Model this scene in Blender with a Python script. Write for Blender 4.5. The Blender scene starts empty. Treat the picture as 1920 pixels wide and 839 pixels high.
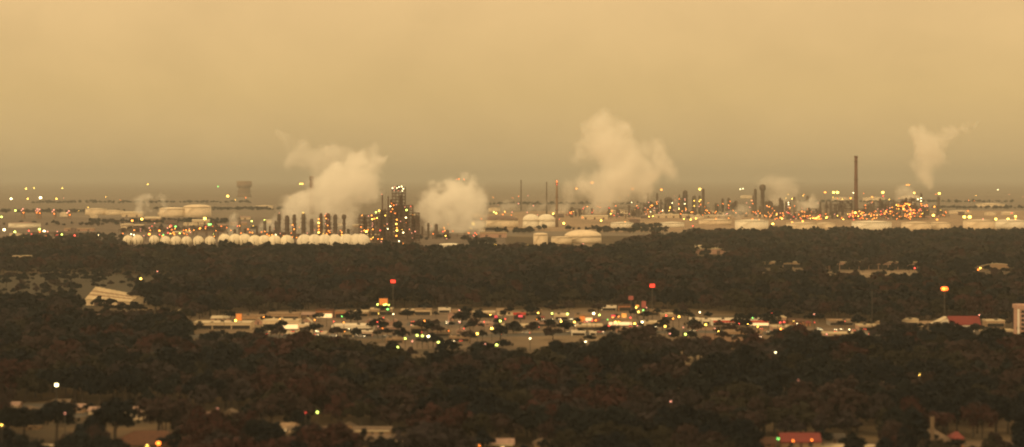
import bpy, bmesh, math, random
import numpy as np
from mathutils import Vector, Matrix

R = random.Random(7)
NR = np.random.default_rng(11)
SC = bpy.context.scene
COL = SC.collection
PI = math.pi

# ------------------------------------------------------------------ survey of the site
# The viewer stands 100 m above flat land.  A point of the ground that the photograph shows at
# (x, y) lies at gp(x, y); one metre there measures k(y) photo pixels.
F, H, EY, CX = 4500.0, 100.0, 334.0, 960.0
def dist(y): return F * H / (y - EY)
def gp(x, y):
    Y = dist(y)
    return ((x - CX) * Y / F, Y)
def k(y): return (y - EY) / H
def px_of(X, Y): return CX + F * X / Y, EY + F * H / Y

# ------------------------------------------------------------------ materials
MATS = {}
def mat(name, col, rough=0.8, metal=0.0, var=0.25, scale=0.15, spec=0.3):
    """paint, metal, masonry...: base colour with weathering in two scales"""
    if name in MATS: return MATS[name]
    m = bpy.data.materials.new(name); m.use_nodes = True
    nt = m.node_tree; b = nt.nodes['Principled BSDF']
    b.inputs['Roughness'].default_value = rough
    b.inputs['Metallic'].default_value = metal
    b.inputs['Specular IOR Level'].default_value = spec
    tc = nt.nodes.new('ShaderNodeTexCoord')
    n = nt.nodes.new('ShaderNodeTexNoise'); n.inputs['Scale'].default_value = scale
    n.inputs['Detail'].default_value = 5; n.inputs['Roughness'].default_value = 0.65
    nt.links.new(tc.outputs['Object'], n.inputs['Vector'])
    rp = nt.nodes.new('ShaderNodeValToRGB')
    rp.color_ramp.elements[0].position = 0.3; rp.color_ramp.elements[1].position = 0.7
    rp.color_ramp.elements[0].color = tuple(max(0, c * (1 - var)) for c in col) + (1,)
    rp.color_ramp.elements[1].color = tuple(min(1, c * (1 + var)) for c in col) + (1,)
    nt.links.new(n.outputs['Fac'], rp.inputs['Fac'])
    nt.links.new(rp.outputs['Color'], b.inputs['Base Color'])
    MATS[name] = m
    return m
def glow(name, col, strength):
    if name in MATS: return MATS[name]
    m = bpy.data.materials.new(name); m.use_nodes = True
    b = m.node_tree.nodes['Principled BSDF']
    b.inputs['Base Color'].default_value = (0.05, 0.05, 0.05, 1)
    b.inputs['Emission Color'].default_value = tuple(col) + (1,)
    b.inputs['Emission Strength'].default_value = strength
    MATS[name] = m
    return m

STEEL   = mat('weathered steel', (0.085, 0.047, 0.036), 0.7, 0.0, 0.35, 0.2)
STEEL2  = mat('grey process steel', (0.10, 0.072, 0.058), 0.65, 0.0, 0.3, 0.2)
RUST    = mat('red oxide steel', (0.13, 0.062, 0.045), 0.75, 0.0, 0.3, 0.2)
PALEST  = mat('pale stack steel', (0.22, 0.15, 0.11), 0.7, 0.0, 0.25, 0.1)
TANKW   = mat('white tank paint', (0.78, 0.72, 0.62), 0.6, 0.0, 0.10, 0.06)
TANKC   = mat('cream tank paint', (0.70, 0.58, 0.44), 0.65, 0.0, 0.14, 0.06)
TANKD   = mat('brown tank paint', (0.15, 0.10, 0.09), 0.75, 0.0, 0.25, 0.06)
SPHERE  = mat('gas sphere paint', (0.80, 0.72, 0.58), 0.55, 0.0, 0.10, 0.08)
CONC    = mat('concrete', (0.36, 0.31, 0.25), 0.9, 0.0, 0.2, 0.3)
POLE    = mat('galvanised pole', (0.07, 0.06, 0.052), 0.6, 0.3, 0.2, 0.5)
WOODP   = mat('utility pole timber', (0.11, 0.08, 0.055), 0.9, 0.0, 0.3, 1.0)
W_CREAM = mat('cream render', (0.62, 0.50, 0.36), 0.85, 0.0, 0.15, 0.4)
W_WHITE = mat('white render', (0.74, 0.68, 0.60), 0.8, 0.0, 0.12, 0.4)
W_TAN   = mat('tan brick', (0.34, 0.23, 0.15), 0.9, 0.0, 0.2, 0.6)
W_BRICK = mat('orange brick', (0.36, 0.17, 0.09), 0.9, 0.0, 0.25, 0.8)
W_PINK  = mat('pink brick', (0.42, 0.26, 0.21), 0.9, 0.0, 0.2, 0.6)
W_GREY  = mat('grey siding', (0.26, 0.23, 0.20), 0.85, 0.0, 0.2, 0.5)
R_WHITE = mat('white roof membrane', (0.62, 0.55, 0.46), 0.7, 0.0, 0.15, 0.12)
R_CREAM = mat('cream metal roof', (0.50, 0.41, 0.29), 0.55, 0.0, 0.15, 0.15)
R_BARN  = mat('weathered barn sheet', (0.46, 0.37, 0.25), 0.7, 0.0, 0.25, 0.12)
R_TAN   = mat('tan shingle', (0.26, 0.18, 0.12), 0.95, 0.0, 0.25, 0.7)
R_RED   = mat('red metal roof', (0.15, 0.013, 0.013), 0.6, 0.0, 0.15, 0.3)
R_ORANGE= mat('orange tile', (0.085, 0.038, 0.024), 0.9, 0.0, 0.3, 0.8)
R_PINK  = mat('pink grey shingle', (0.30, 0.20, 0.17), 0.95, 0.0, 0.25, 0.7)
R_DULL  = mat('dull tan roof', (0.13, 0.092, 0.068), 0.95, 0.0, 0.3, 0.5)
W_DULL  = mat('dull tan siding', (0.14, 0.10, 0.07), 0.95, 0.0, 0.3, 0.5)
W_FRAME = mat('window frame', (0.20, 0.15, 0.11), 0.8)
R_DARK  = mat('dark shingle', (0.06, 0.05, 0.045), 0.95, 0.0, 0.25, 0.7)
DOOR    = mat('door paint', (0.10, 0.06, 0.05), 0.6)
GLASS   = mat('window glass', (0.03, 0.03, 0.035), 0.15, 0.0, 0.2, 0.5, 0.6)
TYRE    = mat('tyre rubber', (0.02, 0.02, 0.02), 0.9)
FASC_R  = mat('red fascia', (0.50, 0.06, 0.05), 0.6)
BARK    = mat('bark', (0.055, 0.042, 0.034), 0.95, 0.0, 0.3, 2.0)

L_WHITE = glow('lamp warm white', (1.0, 0.84, 0.42), 9)
L_YEL   = glow('lamp yellow', (1.0, 0.60, 0.09), 9)
L_ORA   = glow('lamp orange sodium', (1.0, 0.21, 0.022), 5.5)
L_FLA   = glow('lamp flame orange', (1.0, 0.115, 0.012), 5)
L_AMB   = glow('lamp amber sodium', (1.0, 0.31, 0.04), 6.5)
L_RED   = glow('lamp red', (1.0, 0.08, 0.05), 4)
L_GRN   = glow('lamp green mercury', (0.25, 1.0, 0.18), 4.5)
L_YG    = glow('lamp yellow green', (0.80, 0.95, 0.16), 6.5)
L_BLU   = glow('lamp blue', (0.22, 0.14, 1.0), 3)
L_PNK   = glow('lamp dim pink', (1.0, 0.36, 0.22), 2.6)
S_RED   = glow('sign face red', (1.0, 0.03, 0.015), 2.2)
S_ORA   = glow('sign face orange', (1.0, 0.22, 0.015), 0.85)
S_AMB   = glow('sign face amber', (1.0, 0.33, 0.04), 1.3)
S_DIM   = glow('sign face dim red', (0.75, 0.07, 0.03), 0.4)
S_PNK   = glow('sign face pink', (1.0, 0.05, 0.07), 1.2)
WINLIT  = glow('lit window', (1.0, 0.62, 0.25), 1.6)
LAMPCOL = {'w': L_WHITE, 'y': L_YEL, 'o': L_ORA, 'a': L_AMB, 'r': L_RED, 'g': L_GRN, 'h': L_YG, 'b': L_BLU, 'p': L_PNK, 'f': L_FLA}
LAMPWORD = {'w': 'white', 'y': 'yellow', 'o': 'orange', 'a': 'amber', 'r': 'red', 'g': 'green', 'h': 'yellow-green', 'b': 'blue', 'p': 'dim pink', 'f': 'red-orange'}

# ------------------------------------------------------------------ mesh helpers
class MB:
    def __init__(s): s.v, s.f, s.sm, s.mi = [], [], [], []
    def add(s, vs, fs, smooth=False, mi=0):
        o = len(s.v); s.v += [tuple(p) for p in vs]
        for f in fs: s.f.append([i + o for i in f]); s.sm.append(smooth); s.mi.append(mi)
    def box(s, x0, x1, y0, y1, z0, z1, mi=0):
        s.add([(x0,y0,z0),(x1,y0,z0),(x1,y1,z0),(x0,y1,z0),(x0,y0,z1),(x1,y0,z1),(x1,y1,z1),(x0,y1,z1)],
              [(0,3,2,1),(4,5,6,7),(0,1,5,4),(1,2,6,5),(2,3,7,6),(3,0,4,7)], False, mi)
    def lathe(s, prof, cx=0, cy=0, n=20, smooth=True, mi=0):
        """prof: (radius, z) from the bottom up; ends are closed"""
        vs = []
        for r, z in prof:
            for i in range(n):
                a = 2 * PI * i / n
                vs.append((cx + r * math.cos(a), cy + r * math.sin(a), z))
        fs = []
        for j in range(len(prof) - 1):
            for i in range(n):
                i2 = (i + 1) % n
                fs.append((j*n+i, j*n+i2, (j+1)*n+i2, (j+1)*n+i))
        s.add(vs, fs, smooth, mi)
        o = len(s.v) - len(vs)
        s.f.append([o + i for i in range(n)][::-1]); s.sm.append(False); s.mi.append(mi)
        s.f.append([o + (len(prof)-1)*n + i for i in range(n)]); s.sm.append(False); s.mi.append(mi)
    def bar(s, a, b, r=0.1, n=5, r2=None, mi=0):
        a, b = Vector(a), Vector(b); d = (b - a)
        if d.length < 1e-6: return
        d.normalize(); u = d.orthogonal().normalized(); w = d.cross(u)
        r2 = r if r2 is None else r2
        vs = []
        for c, rr in ((a, r), (b, r2)):
            for i in range(n):
                t = 2 * PI * i / n
                vs.append(c + (u * math.cos(t) + w * math.sin(t)) * rr)
        fs = [(i, (i+1) % n, n + (i+1) % n, n + i) for i in range(n)]
        fs += [tuple(range(n))[::-1], tuple(range(n, 2*n))]
        s.add(vs, fs, False, mi)
    def build(s, name, material, parent=None, loc=(0, 0, 0)):
        me = bpy.data.meshes.new(name); me.from_pydata(s.v, [], s.f)
        mats = material if isinstance(material, (list, tuple)) else [material]
        for m in mats: me.materials.append(m)
        me.polygons.foreach_set('use_smooth', s.sm)
        if len(mats) > 1: me.polygons.foreach_set('material_index', s.mi)
        me.update()
        return put(name, me, parent, loc)
def put(name, me, parent=None, loc=(0, 0, 0)):
    o = bpy.data.objects.new(name, me); COL.objects.link(o); o.location = loc
    if parent is not None: o.parent = parent
    return o
def structure(o, kind='structure'): o['kind'] = kind; return o

# ------------------------------------------------------------------ things and their labels
LABELLED = []       # (object, photo x, label)
def tag(o, label, cat, group=None, x=0.0, number=True):
    o['category'] = cat
    if group: o['group'] = group
    LABELLED.append([o, x, label, number])
    return o
def thing(name, label, cat, loc, rz=0.0, group=None, x=0.0, number=True):
    o = bpy.data.objects.new(name, None); COL.objects.link(o)
    o.empty_display_size = 1; o.location = loc; o.rotation_euler = (0, 0, rz)
    return tag(o, label, cat, group, x, number)
ORD = ['', 'first', 'second', 'third', 'fourth', 'fifth', 'sixth', 'seventh', 'eighth', 'ninth', 'tenth', 'eleventh', 'twelfth',
       'thirteenth', 'fourteenth', 'fifteenth', 'sixteenth', 'seventeenth', 'eighteenth', 'nineteenth', 'twentieth']
CARD = ['', 'one', 'two', 'three', 'four', 'five', 'six', 'seven', 'eight', 'nine', 'ten', 'eleven', 'twelve',
        'thirteen', 'fourteen', 'fifteen', 'sixteen', 'seventeen', 'eighteen', 'nineteen', 'twenty']
def finish_labels():
    by = {}
    for r in LABELLED: by.setdefault(r[2], []).append(r)
    for lab, rows in by.items():
        if len(rows) == 1 or not rows[0][3]:
            for r in rows: r[0]['label'] = lab
            if len(lab.split()) > 16: print('LONG', lab)
            continue
        rows.sort(key=lambda r: r[1])
        n = len(rows)
        for i, r in enumerate(rows, 1):
            if n == 2: t = ('left one of two', 'right one of two')[i-1]
            elif i == 1: t = 'leftmost of %s' % (CARD[n] if n <= 20 else 'many')
            elif i == n: t = 'rightmost of %s' % (CARD[n] if n <= 20 else 'many')
            else: t = '%s of %s from left' % (ORD[i] if i <= 20 else str(i) + 'th', CARD[n] if n <= 20 else 'many')
            if len((lab + ' ' + t).split()) > 16:
                t = 'left one' if n == 2 and i == 1 else 'right one' if n == 2 else 'leftmost' if i == 1 else 'rightmost' if i == n else '%s from left' % (ORD[i] if i <= 20 else str(i) + 'th')
            r[0]['label'] = lab + ', ' + t
            if len(r[0]['label'].split()) > 16: print('LONG', r[0]['label'])
LANDMARKS = [
    (40, 400, 'the red-lit columns'), (65, 432, 'the far-left pale tank'), (180, 440, 'the wood edge by the gas spheres'),
    (290, 385, 'the twin steam columns'), (345, 400, 'the two broad cream tanks'), (310, 440, 'the small gas spheres'),
    (437, 420, 'the small round steam puff'), (510, 455, 'the middle gas spheres'), (625, 455, 'the large gas spheres'),
    (585, 346, 'the dark stack behind the steam'), (840, 462, 'the brightly lit low tank'), (860, 385, 'the round steam cloud'),
    (930, 415, 'the brown flat tank'), (1010, 410, 'the two white domes'), (1085, 440, 'the large domed tank'), (1044, 380, 'the lamp-topped stack'),
    (1150, 320, 'the tallest steam cloud'), (1165, 418, 'the small dark tank'), (1290, 385, 'the wide right columns'),
    (1408, 422, 'the square white tank'), (1520, 425, 'the long white tank'), (1430, 370, 'the bulb-topped column'),
    (1605, 350, 'the tallest chimney stack'), (1700, 390, 'the brightly lit process block'), (1740, 300, 'the trailing steam plume'),
    (1860, 420, 'the far-right white tank'), (1330, 470, 'the lone tan roof'), (1640, 497, 'the long school roof'), (1860, 500, 'the curved roof'),
    (205, 552, 'the bright-roofed barn'), (254, 592, 'the small red sign'), (440, 509, 'the green lamps'), (448, 595, 'the orange roadside sign'),
    (545, 612, 'the cream shopfronts'), (660, 617, 'the long white shed'), (715, 602, 'the gabled sheds'), (719, 565, 'the tall orange sign'),
    (737, 528, 'the high red sign by gables'), (850, 600, 'the tan shops'), (800, 632, 'the lit car park'), (930, 600, 'the red shop sign'),
    (1030, 600, 'the crossroads'), (1110, 598, 'the orange diner sign'), (1170, 594, 'the flame-coloured sign'), (1223, 536, 'the high red sign by crossroads'),
    (1260, 612, 'the tree island'), (1390, 605, 'the red-edged long store'), (1520, 628, 'the pink strip shops'), (1630, 600, 'the bare pole'),
    (1795, 608, 'the red-roofed hall'), (1912, 600, 'the white framed block'), (106, 722, 'the lone bright street lamp'), (215, 775, 'the cream apartment row'),
    (280, 828, 'the lamp-lit hip roof'), (430, 780, 'the pink bungalows'), (565, 800, 'the pale lit bungalow'), (690, 803, 'the cream-edged house'),
    (920, 832, 'the pink white-roofed house'), (1258, 752, 'the lone lit gable'), (1500, 824, 'the red-roofed bungalow'), (1748, 797, 'the pale chimney'),
    (1860, 830, 'the right-hand lane'), (1330, 694, 'the orange grass clearing'), (1100, 690, 'the wood below the crossroads'), (420, 690, 'the wood below the shopfronts'),
    (760, 740, 'the dark middle wood'), (1620, 720, 'the dark right wood'),
]
def near(x, y):
    return min(LANDMARKS, key=lambda l: ((l[0]-x)*0.6)**2 + ((l[1]-y)*1.8)**2)[2]

# ------------------------------------------------------------------ lamps
_lampmesh = {}
def lamp_mesh(c):
    if c not in _lampmesh:
        b = MB(); b.lathe([(0.45, -0.8), (0.95, -0.45), (1.0, 0.1), (0.6, 0.7)], n=7)
        me = bpy.data.meshes.new('lamp'); me.from_pydata(b.v, [], b.f); me.materials.append(LAMPCOL[c]); _lampmesh[c] = me
    return _lampmesh[c]
def pole_mesh():
    if 'pole' not in _lampmesh:
        b = MB(); b.lathe([(0.14, 0), (0.12, 0.5), (0.08, 1)], n=6)
        me = bpy.data.meshes.new('pole'); me.from_pydata(b.v, [], b.f); me.materials.append(POLE); _lampmesh['pole'] = me
    return _lampmesh['pole']
def hood_mesh():
    if 'hood' not in _lampmesh:
        b = MB(); b.lathe([(1.15, 0.0), (1.05, 0.22), (0.35, 0.45)], n=8)
        me = bpy.data.meshes.new('hood'); me.from_pydata(b.v, [], b.f); me.materials.append(POLE); _lampmesh['hood'] = me
    return _lampmesh['hood']
def part_lamp(parent, c, loc, r, name='lamp'):
    o = put(name, lamp_mesh(c), parent, loc); o.scale = (r, r, r); return o
def street_lamp(x, y, c, rp, h=9.0, Y=None, what=None, cat='street lamp', name='street_lamp', group='lamps', where=None):
    """lamp whose light shows at photo (x, y), on a post h metres tall"""
    if Y is None: Y = F * (H - h) / (y - EY)
    else: h = max(4.0, H - (y - EY) * Y / F)
    X = (x - CX) * Y / F
    r = rp * Y / F
    what = what or ('%s street lamp on a post' % LAMPWORD[c])
    t = thing(name, '%s by %s' % (what, where or near(x, y)), cat, (X, Y, 0), 0, group, x)
    p = put('pole', pole_mesh(), t); p.scale = (1.6, 1.6, h - r * 0.6)
    part_lamp(t, c, (0, -r * 0.3, h), r, 'lamp_head')
    hd = put('hood', hood_mesh(), t, (0, 0, h + r * 0.75)); hd.scale = (r, r, r)
    return t

# ------------------------------------------------------------------ foliage
def leafmat(name, col):
    m = bpy.data.materials.new(name); m.use_nodes = True
    nt = m.node_tree; b = nt.nodes['Principled BSDF']
    b.inputs['Roughness'].default_value = 0.9; b.inputs['Specular IOR Level'].default_value = 0.1
    ge = nt.nodes.new('ShaderNodeNewGeometry')
    n = nt.nodes.new('ShaderNodeTexNoise'); n.inputs['Scale'].default_value = 0.11; n.inputs['Detail'].default_value = 4
    nt.links.new(ge.outputs['Position'], n.inputs['Vector'])
    rp = nt.nodes.new('ShaderNodeValToRGB')
    rp.color_ramp.elements[0].position = 0.32; rp.color_ramp.elements[1].position = 0.68
    rp.color_ramp.elements[0].color = tuple(c * 0.7 for c in col) + (1,)
    rp.color_ramp.elements[1].color = tuple(c * 1.3 for c in col) + (1,)
    nt.links.new(n.outputs['Fac'], rp.inputs['Fac'])
    nt.links.new(rp.outputs['Color'], b.inputs['Base Color'])
    return m
LEAF = [leafmat('leaf dark green', (0.0014, 0.0036, 0.0070)), leafmat('leaf brown', (0.0230, 0.0140, 0.0145)),
        leafmat('leaf olive', (0.0155, 0.0138, 0.0095)), leafmat('leaf russet', (0.0270, 0.0105, 0.0105)),
        leafmat('leaf grey brown', (0.0200, 0.0155, 0.0185)), leafmat('leaf green', (0.0036, 0.0062, 0.0082))]
LEAFW = [0.26, 0.22, 0.14, 0.07, 0.17, 0.14]
LEAFWORD = ['dark green', 'brown', 'olive', 'russet', 'grey-brown', 'mid green']

def crown_quads(seed, n, s, lobes=7, flat=1.0):
    """n leaf clumps (quads of size s) in a lobed crown of unit half-width between z=0.25 and z=1 (unit height)"""
    g = np.random.default_rng(seed)
    L = []
    for i in range(lobes):
        a = 2 * PI * i / lobes + g.uniform(-.4, .4); q = g.uniform(0.25, 0.62)
        L.append((q * math.cos(a), q * math.sin(a), g.uniform(0.42, 0.70), g.uniform(0.30, 0.46)))
    L.append((g.uniform(-.15, .15), g.uniform(-.15, .15), g.uniform(0.74, 0.82), g.uniform(0.30, 0.4)))
    L = np.array(L)
    pick = g.integers(0, len(L), n)
    d = g.normal(size=(n, 3)); d /= np.linalg.norm(d, axis=1)[:, None]
    d[:, 2] = np.where(d[:, 2] < -0.3, -d[:, 2], d[:, 2])
    rad = L[pick, 3] * g.uniform(0.55, 1.08, n)
    c = np.empty((n, 3))
    c[:, 0] = L[pick, 0] + d[:, 0] * rad
    c[:, 1] = L[pick, 1] + d[:, 1] * rad
    c[:, 2] = L[pick, 2] + d[:, 2] * rad * 0.55
    nrm = d + g.normal(scale=0.45, size=(n, 3)); nrm /= np.linalg.norm(nrm, axis=1)[:, None]
    u = np.cross(nrm, g.normal(size=(n, 3))); u /= np.linalg.norm(u, axis=1)[:, None]
    w = np.cross(nrm, u)
    ss = s * g.uniform(0.6, 1.35, n)[:, None]
    uz = np.array([1, 1, 0.55])
    q = np.stack([c + (-u - w * .7) * ss * uz, c + (u * .8 - w) * ss * uz, c + (u + w * .8) * ss * uz, c + (-u * .7 + w) * ss * uz], 1)
    return q            # (n, 4, 3)
def trunk_quads(seed, sides=4, limbs=0):
    g = np.random.default_rng(seed); q = []
    def seg(a, b, ra, rb):
        a, b = np.array(a, float), np.array(b, float)
        for i in range(sides):
            t0, t1 = 2*PI*i/sides, 2*PI*(i+1)/sides
            e0 = np.array([math.cos(t0), math.sin(t0), 0]); e1 = np.array([math.cos(t1), math.sin(t1), 0])
            q.append([a + e0*ra, a + e1*ra, b + e1*rb, b + e0*rb])
    seg((0, 0, 0), (0.03, 0.02, 0.5), 0.06, 0.035)
    for i in range(limbs):
        a = 2*PI*i/limbs + g.uniform(-.3, .3)
        seg((0.02, 0.015, 0.30 + .05*i % .2), (0.45*math.cos(a), 0.45*math.sin(a), 0.66), 0.032, 0.012)
    return np.array(q)
def quads_mesh(name, quads, mi, mats):
    n = len(quads)
    me = bpy.data.meshes.new(name)
    me.vertices.add(n * 4); me.loops.add(n * 4); me.polygons.add(n)
    me.vertices.foreach_set('co', np.ascontiguousarray(quads, dtype=np.float32).reshape(-1))
    me.loops.foreach_set('vertex_index', np.arange(n * 4, dtype=np.int32))
    me.polygons.foreach_set('loop_start', np.arange(0, n * 4, 4, dtype=np.int32))
    me.polygons.foreach_set('loop_total', np.full(n, 4, dtype=np.int32))
    for m in mats: me.materials.append(m)
    if mi is not None: me.polygons.foreach_set('material_index', mi.astype(np.int32))
    me.update(calc_edges=True); me.validate()
    return me
#==SPLIT==
# ------------------------------------------------------------------ light, air, camera
SUN_EL, SUN_AZ = math.radians(14), math.radians(215)     # low, behind the viewer to the left, veiled by overcast
def make_world():
    w = bpy.data.worlds.new('World'); SC.world = w; w.use_nodes = True
    nt = w.node_tree; nt.nodes.clear()
    out = nt.nodes.new('ShaderNodeOutputWorld'); bg = nt.nodes.new('ShaderNodeBackground')
    bg.inputs['Strength'].default_value = 0.1
    sky = nt.nodes.new('ShaderNodeTexSky'); sky.sky_type = 'NISHITA'; sky.sun_disc = False
    sky.sun_elevation = SUN_EL; sky.sun_rotation = SUN_AZ; sky.air_density = 2.0; sky.dust_density = 6.0
    tc = nt.nodes.new('ShaderNodeTexCoord'); sp = nt.nodes.new('ShaderNodeSeparateXYZ')
    nt.links.new(tc.outputs['Generated'], sp.inputs[0])
    rp = nt.nodes.new('ShaderNodeValToRGB'); e = rp.color_ramp.elements
    stops = SKY_STOPS
    e[0].position, e[0].color = stops[0][0], stops[0][1] + (1,)
    e[1].position, e[1].color = stops[-1][0], stops[-1][1] + (1,)
    for p, c in stops[1:-1]:
        n = e.new(p); n.color = c + (1,)
    nt.links.new(sp.outputs['Z'], rp.inputs['Fac'])
    # overcast: slow mottling of the cloud deck
    mp = nt.nodes.new('ShaderNodeMapping'); mp.inputs['Scale'].default_value = (1, 1, 1.5)
    nt.links.new(tc.outputs['Generated'], mp.inputs['Vector'])
    cn = nt.nodes.new('ShaderNodeTexNoise'); cn.inputs['Scale'].default_value = 14; cn.inputs['Detail'].default_value = 5
    cn.inputs['Roughness'].default_value = 0.55; cn.inputs['Distortion'].default_value = 0.4
    nt.links.new(mp.outputs[0], cn.inputs['Vector'])
    mr = nt.nodes.new('ShaderNodeMapRange'); mr.inputs['From Min'].default_value = 0.3; mr.inputs['From Max'].default_value = 0.7
    mr.inputs['To Min'].default_value = 9.4; mr.inputs['To Max'].default_value = 10.6
    nt.links.new(cn.outputs['Fac'], mr.inputs['Value'])
    vm = nt.nodes.new('ShaderNodeVectorMath'); vm.operation = 'SCALE'
    nt.links.new(rp.outputs['Color'], vm.inputs[0]); nt.links.new(mr.outputs[0], vm.inputs['Scale'])
    mx = nt.nodes.new('ShaderNodeMix'); mx.data_type = 'RGBA'; mx.inputs['Factor'].default_value = 0.06
    nt.links.new(vm.outputs[0], mx.inputs['A']); nt.links.new(sky.outputs[0], mx.inputs['B'])
    nt.links.new(mx.outputs['Result'], bg.inputs['Color']); nt.links.new(bg.outputs[0], out.inputs['Surface'])
SKY_STOPS = [(0.0, (0.66, 0.45, 0.20)), (0.035, (0.775, 0.52, 0.215)), (0.085, (0.91, 0.60, 0.275)), (0.30, (1.32, 0.90, 0.42)), (1.0, (1.5, 1.03, 0.48))]
make_world()
sun = bpy.data.lights.new('sun', 'SUN'); sun.energy = 1.5; sun.angle = math.radians(25); sun.color = (1.0, 0.68, 0.32)
so = bpy.data.objects.new('sun', sun); COL.objects.link(so)
so.rotation_euler = (PI/2 - SUN_EL, 0, PI - SUN_AZ)

cam = bpy.data.cameras.new('camera'); co = bpy.data.objects.new('camera', cam); COL.objects.link(co)
co.location = (0, 0, H); co.rotation_euler = (PI/2, 0, 0)
cam.sensor_width = 36; cam.lens = 36 * F / 1920
cam.shift_y = -(419.5 - EY) / 1920
cam.clip_start = 1; cam.clip_end = 400000
cam.dof.use_dof = True; cam.dof.focus_distance = 4200; cam.dof.aperture_fstop = cam.lens / 1000 / 1.4
SC.camera = co

def make_haze():
    b = MB(); b.box(-62000, 62000, -700, 165000, -2.0, 292)
    m = bpy.data.materials.new('haze'); m.use_nodes = True; nt = m.node_tree; nt.nodes.clear()
    out = nt.nodes.new('ShaderNodeOutputMaterial'); v = nt.nodes.new('ShaderNodeVolumePrincipled')
    v.inputs['Color'].default_value = (0.545, 0.575, 0.58, 1); v.inputs['Density'].default_value = 5.2e-5
    v.inputs['Anisotropy'].default_value = 0.0
    nt.links.new(v.outputs[0], out.inputs['Volume'])
    structure(b.build('haze', m), 'stuff')
make_haze()

# ------------------------------------------------------------------ ground
def ground_mat():
    m = bpy.data.materials.new('ground'); m.use_nodes = True; nt = m.node_tree; b = nt.nodes['Principled BSDF']
    b.inputs['Roughness'].default_value = 0.95; b.inputs['Specular IOR Level'].default_value = 0.1
    tc = nt.nodes.new('ShaderNodeTexCoord')
    def noise(scale, det=6):
        n = nt.nodes.new('ShaderNodeTexNoise'); n.inputs['Scale'].default_value = scale; n.inputs['Detail'].default_value = det
        nt.links.new(tc.outputs['Object'], n.inputs['Vector']); return n
    def ramp(n, stops):
        r = nt.nodes.new('ShaderNodeValToRGB'); e = r.color_ramp.elements
        e[0].position, e[0].color = stops[0][0], stops[0][1] + (1,)
        e[1].position, e[1].color = stops[-1][0], stops[-1][1] + (1,)
        for p, c in stops[1:-1]: x = e.new(p); x.color = c + (1,)
        nt.links.new(n.outputs['Fac'], r.inputs['Fac']); return r
    small = ramp(noise(0.03), [(0.3, (0.040, 0.030, 0.020)), (0.5, (0.062, 0.043, 0.026)), (0.72, (0.12, 0.078, 0.045))])
    big = ramp(noise(0.0011, 7), [(0.47, (0, 0, 0)), (0.60, (1, 1, 1))])
    pale = ramp(noise(0.006, 6), [(0.35, (0.075, 0.055, 0.042)), (0.55, (0.22, 0.16, 0.11)), (0.72, (0.36, 0.28, 0.19))])
    mx = nt.nodes.new('ShaderNodeMix'); mx.data_type = 'RGBA'
    nt.links.new(big.outputs[0], mx.inputs['Factor']); nt.links.new(small.outputs[0], mx.inputs['A']); nt.links.new(pale.outputs[0], mx.inputs['B'])
    nt.links.new(mx.outputs['Result'], b.inputs['Base Color'])
    return m
g = MB(); g.add([(-60000, -600, 0), (60000, -600, 0), (60000, 160000, 0), (-60000, 160000, 0)], [(0, 1, 2, 3)])
structure(g.build('ground', ground_mat()))

PLAIN = mat('open plain paled for haze', (0.135, 0.105, 0.082), 0.95, 0, 0.22, 0.0016)  # pale low-contrast colour stands in for thicker haze over the far ground
ASPH  = mat('asphalt', (0.065, 0.056, 0.050), 0.95, 0, 0.3, 0.05)
LOT   = mat('worn pale asphalt', (0.125, 0.086, 0.06), 0.95, 0, 0.35, 0.04)
DIRT  = mat('tan dirt', (0.19, 0.105, 0.065), 0.95, 0, 0.35, 0.05)
GRAV  = mat('refinery gravel', (0.10, 0.07, 0.056), 0.95, 0, 0.45, 0.012)
GRAVP = mat('pale tank-farm ground', (0.25, 0.17, 0.11), 0.95, 0, 0.4, 0.008)
GRASSB= mat('dry orange grass', (0.075, 0.028, 0.011), 0.95, 0, 0.35, 0.08)
GRASSO= mat('olive grass', (0.034, 0.025, 0.014), 0.95, 0, 0.4, 0.03)
PALEC = mat('pale concrete paving', (0.50, 0.40, 0.29), 0.9, 0, 0.25, 0.1)
def sheet(name, pts, m, z):
    b = MB(); b.add([gp(x, y) + (z,) for x, y in pts], [tuple(range(len(pts)))])
    o = b.build(name, m)
    if o.data.polygons[0].normal.z < 0: o.data.flip_normals()
    return structure(o)
b_ = MB(); b_.add([(-59000, 4150, .03), (59000, 4150, .03), (59000, 159000, .03), (-59000, 159000, .03)], [(0, 1, 2, 3)]); structure(b_.build('plain', PLAIN))
sheet('refinery_yard', [(215, 480), (955, 480), (940, 420), (880, 408), (190, 408), (120, 440)], GRAV, 0.10)
sheet('tank_farm_yard', [(900, 432), (1150, 436), (1500, 436), (2100, 436), (2100, 396), (1350, 394), (1000, 396), (880, 404)], GRAVP, 0.10)
sheet('loading_yard', [(-60, 452), (215, 456), (190, 410), (60, 404), (-90, 404)], GRAV, 0.14)
sheet('road', [(325, 634), (760, 636), (1300, 625), (1960, 640), (1960, 634), (1300, 619), (760, 629), (325, 628)], ASPH, 0.09)
sheet('parking_lot', [(480, 628), (760, 628), (1000, 622), (1290, 616), (1290, 588), (1000, 584), (700, 590), (500, 598)], LOT, 0.05)
sheet('parking_lot', [(700, 646), (735, 662), (775, 656), (960, 648), (960, 634), (745, 638)], LOT, 0.05)
sheet('parking_lot', [(1318, 634), (1340, 646), (1420, 640), (1440, 618), (1300, 613)], DIRT, 0.05)
sheet('parking_lot', [(1450, 640), (1700, 642), (1900, 646), (1900, 618), (1680, 616), (1450, 616)], LOT, 0.05)
sheet('parking_lot', [(500, 626), (610, 627), (615, 621), (505, 620)], PALEC, 0.09)
sheet('parking_lot', [(1010, 604), (1130, 604), (1135, 599), (1015, 599)], ASPH, 0.09)
sheet('parking_lot', [(760, 612), (930, 610), (930, 603), (765, 604)], ASPH, 0.09)
sheet('meadow', [(-60, 585), (165, 580), (330, 545), (330, 520), (180, 512), (-60, 516)], GRASSO, 0.05)
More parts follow.
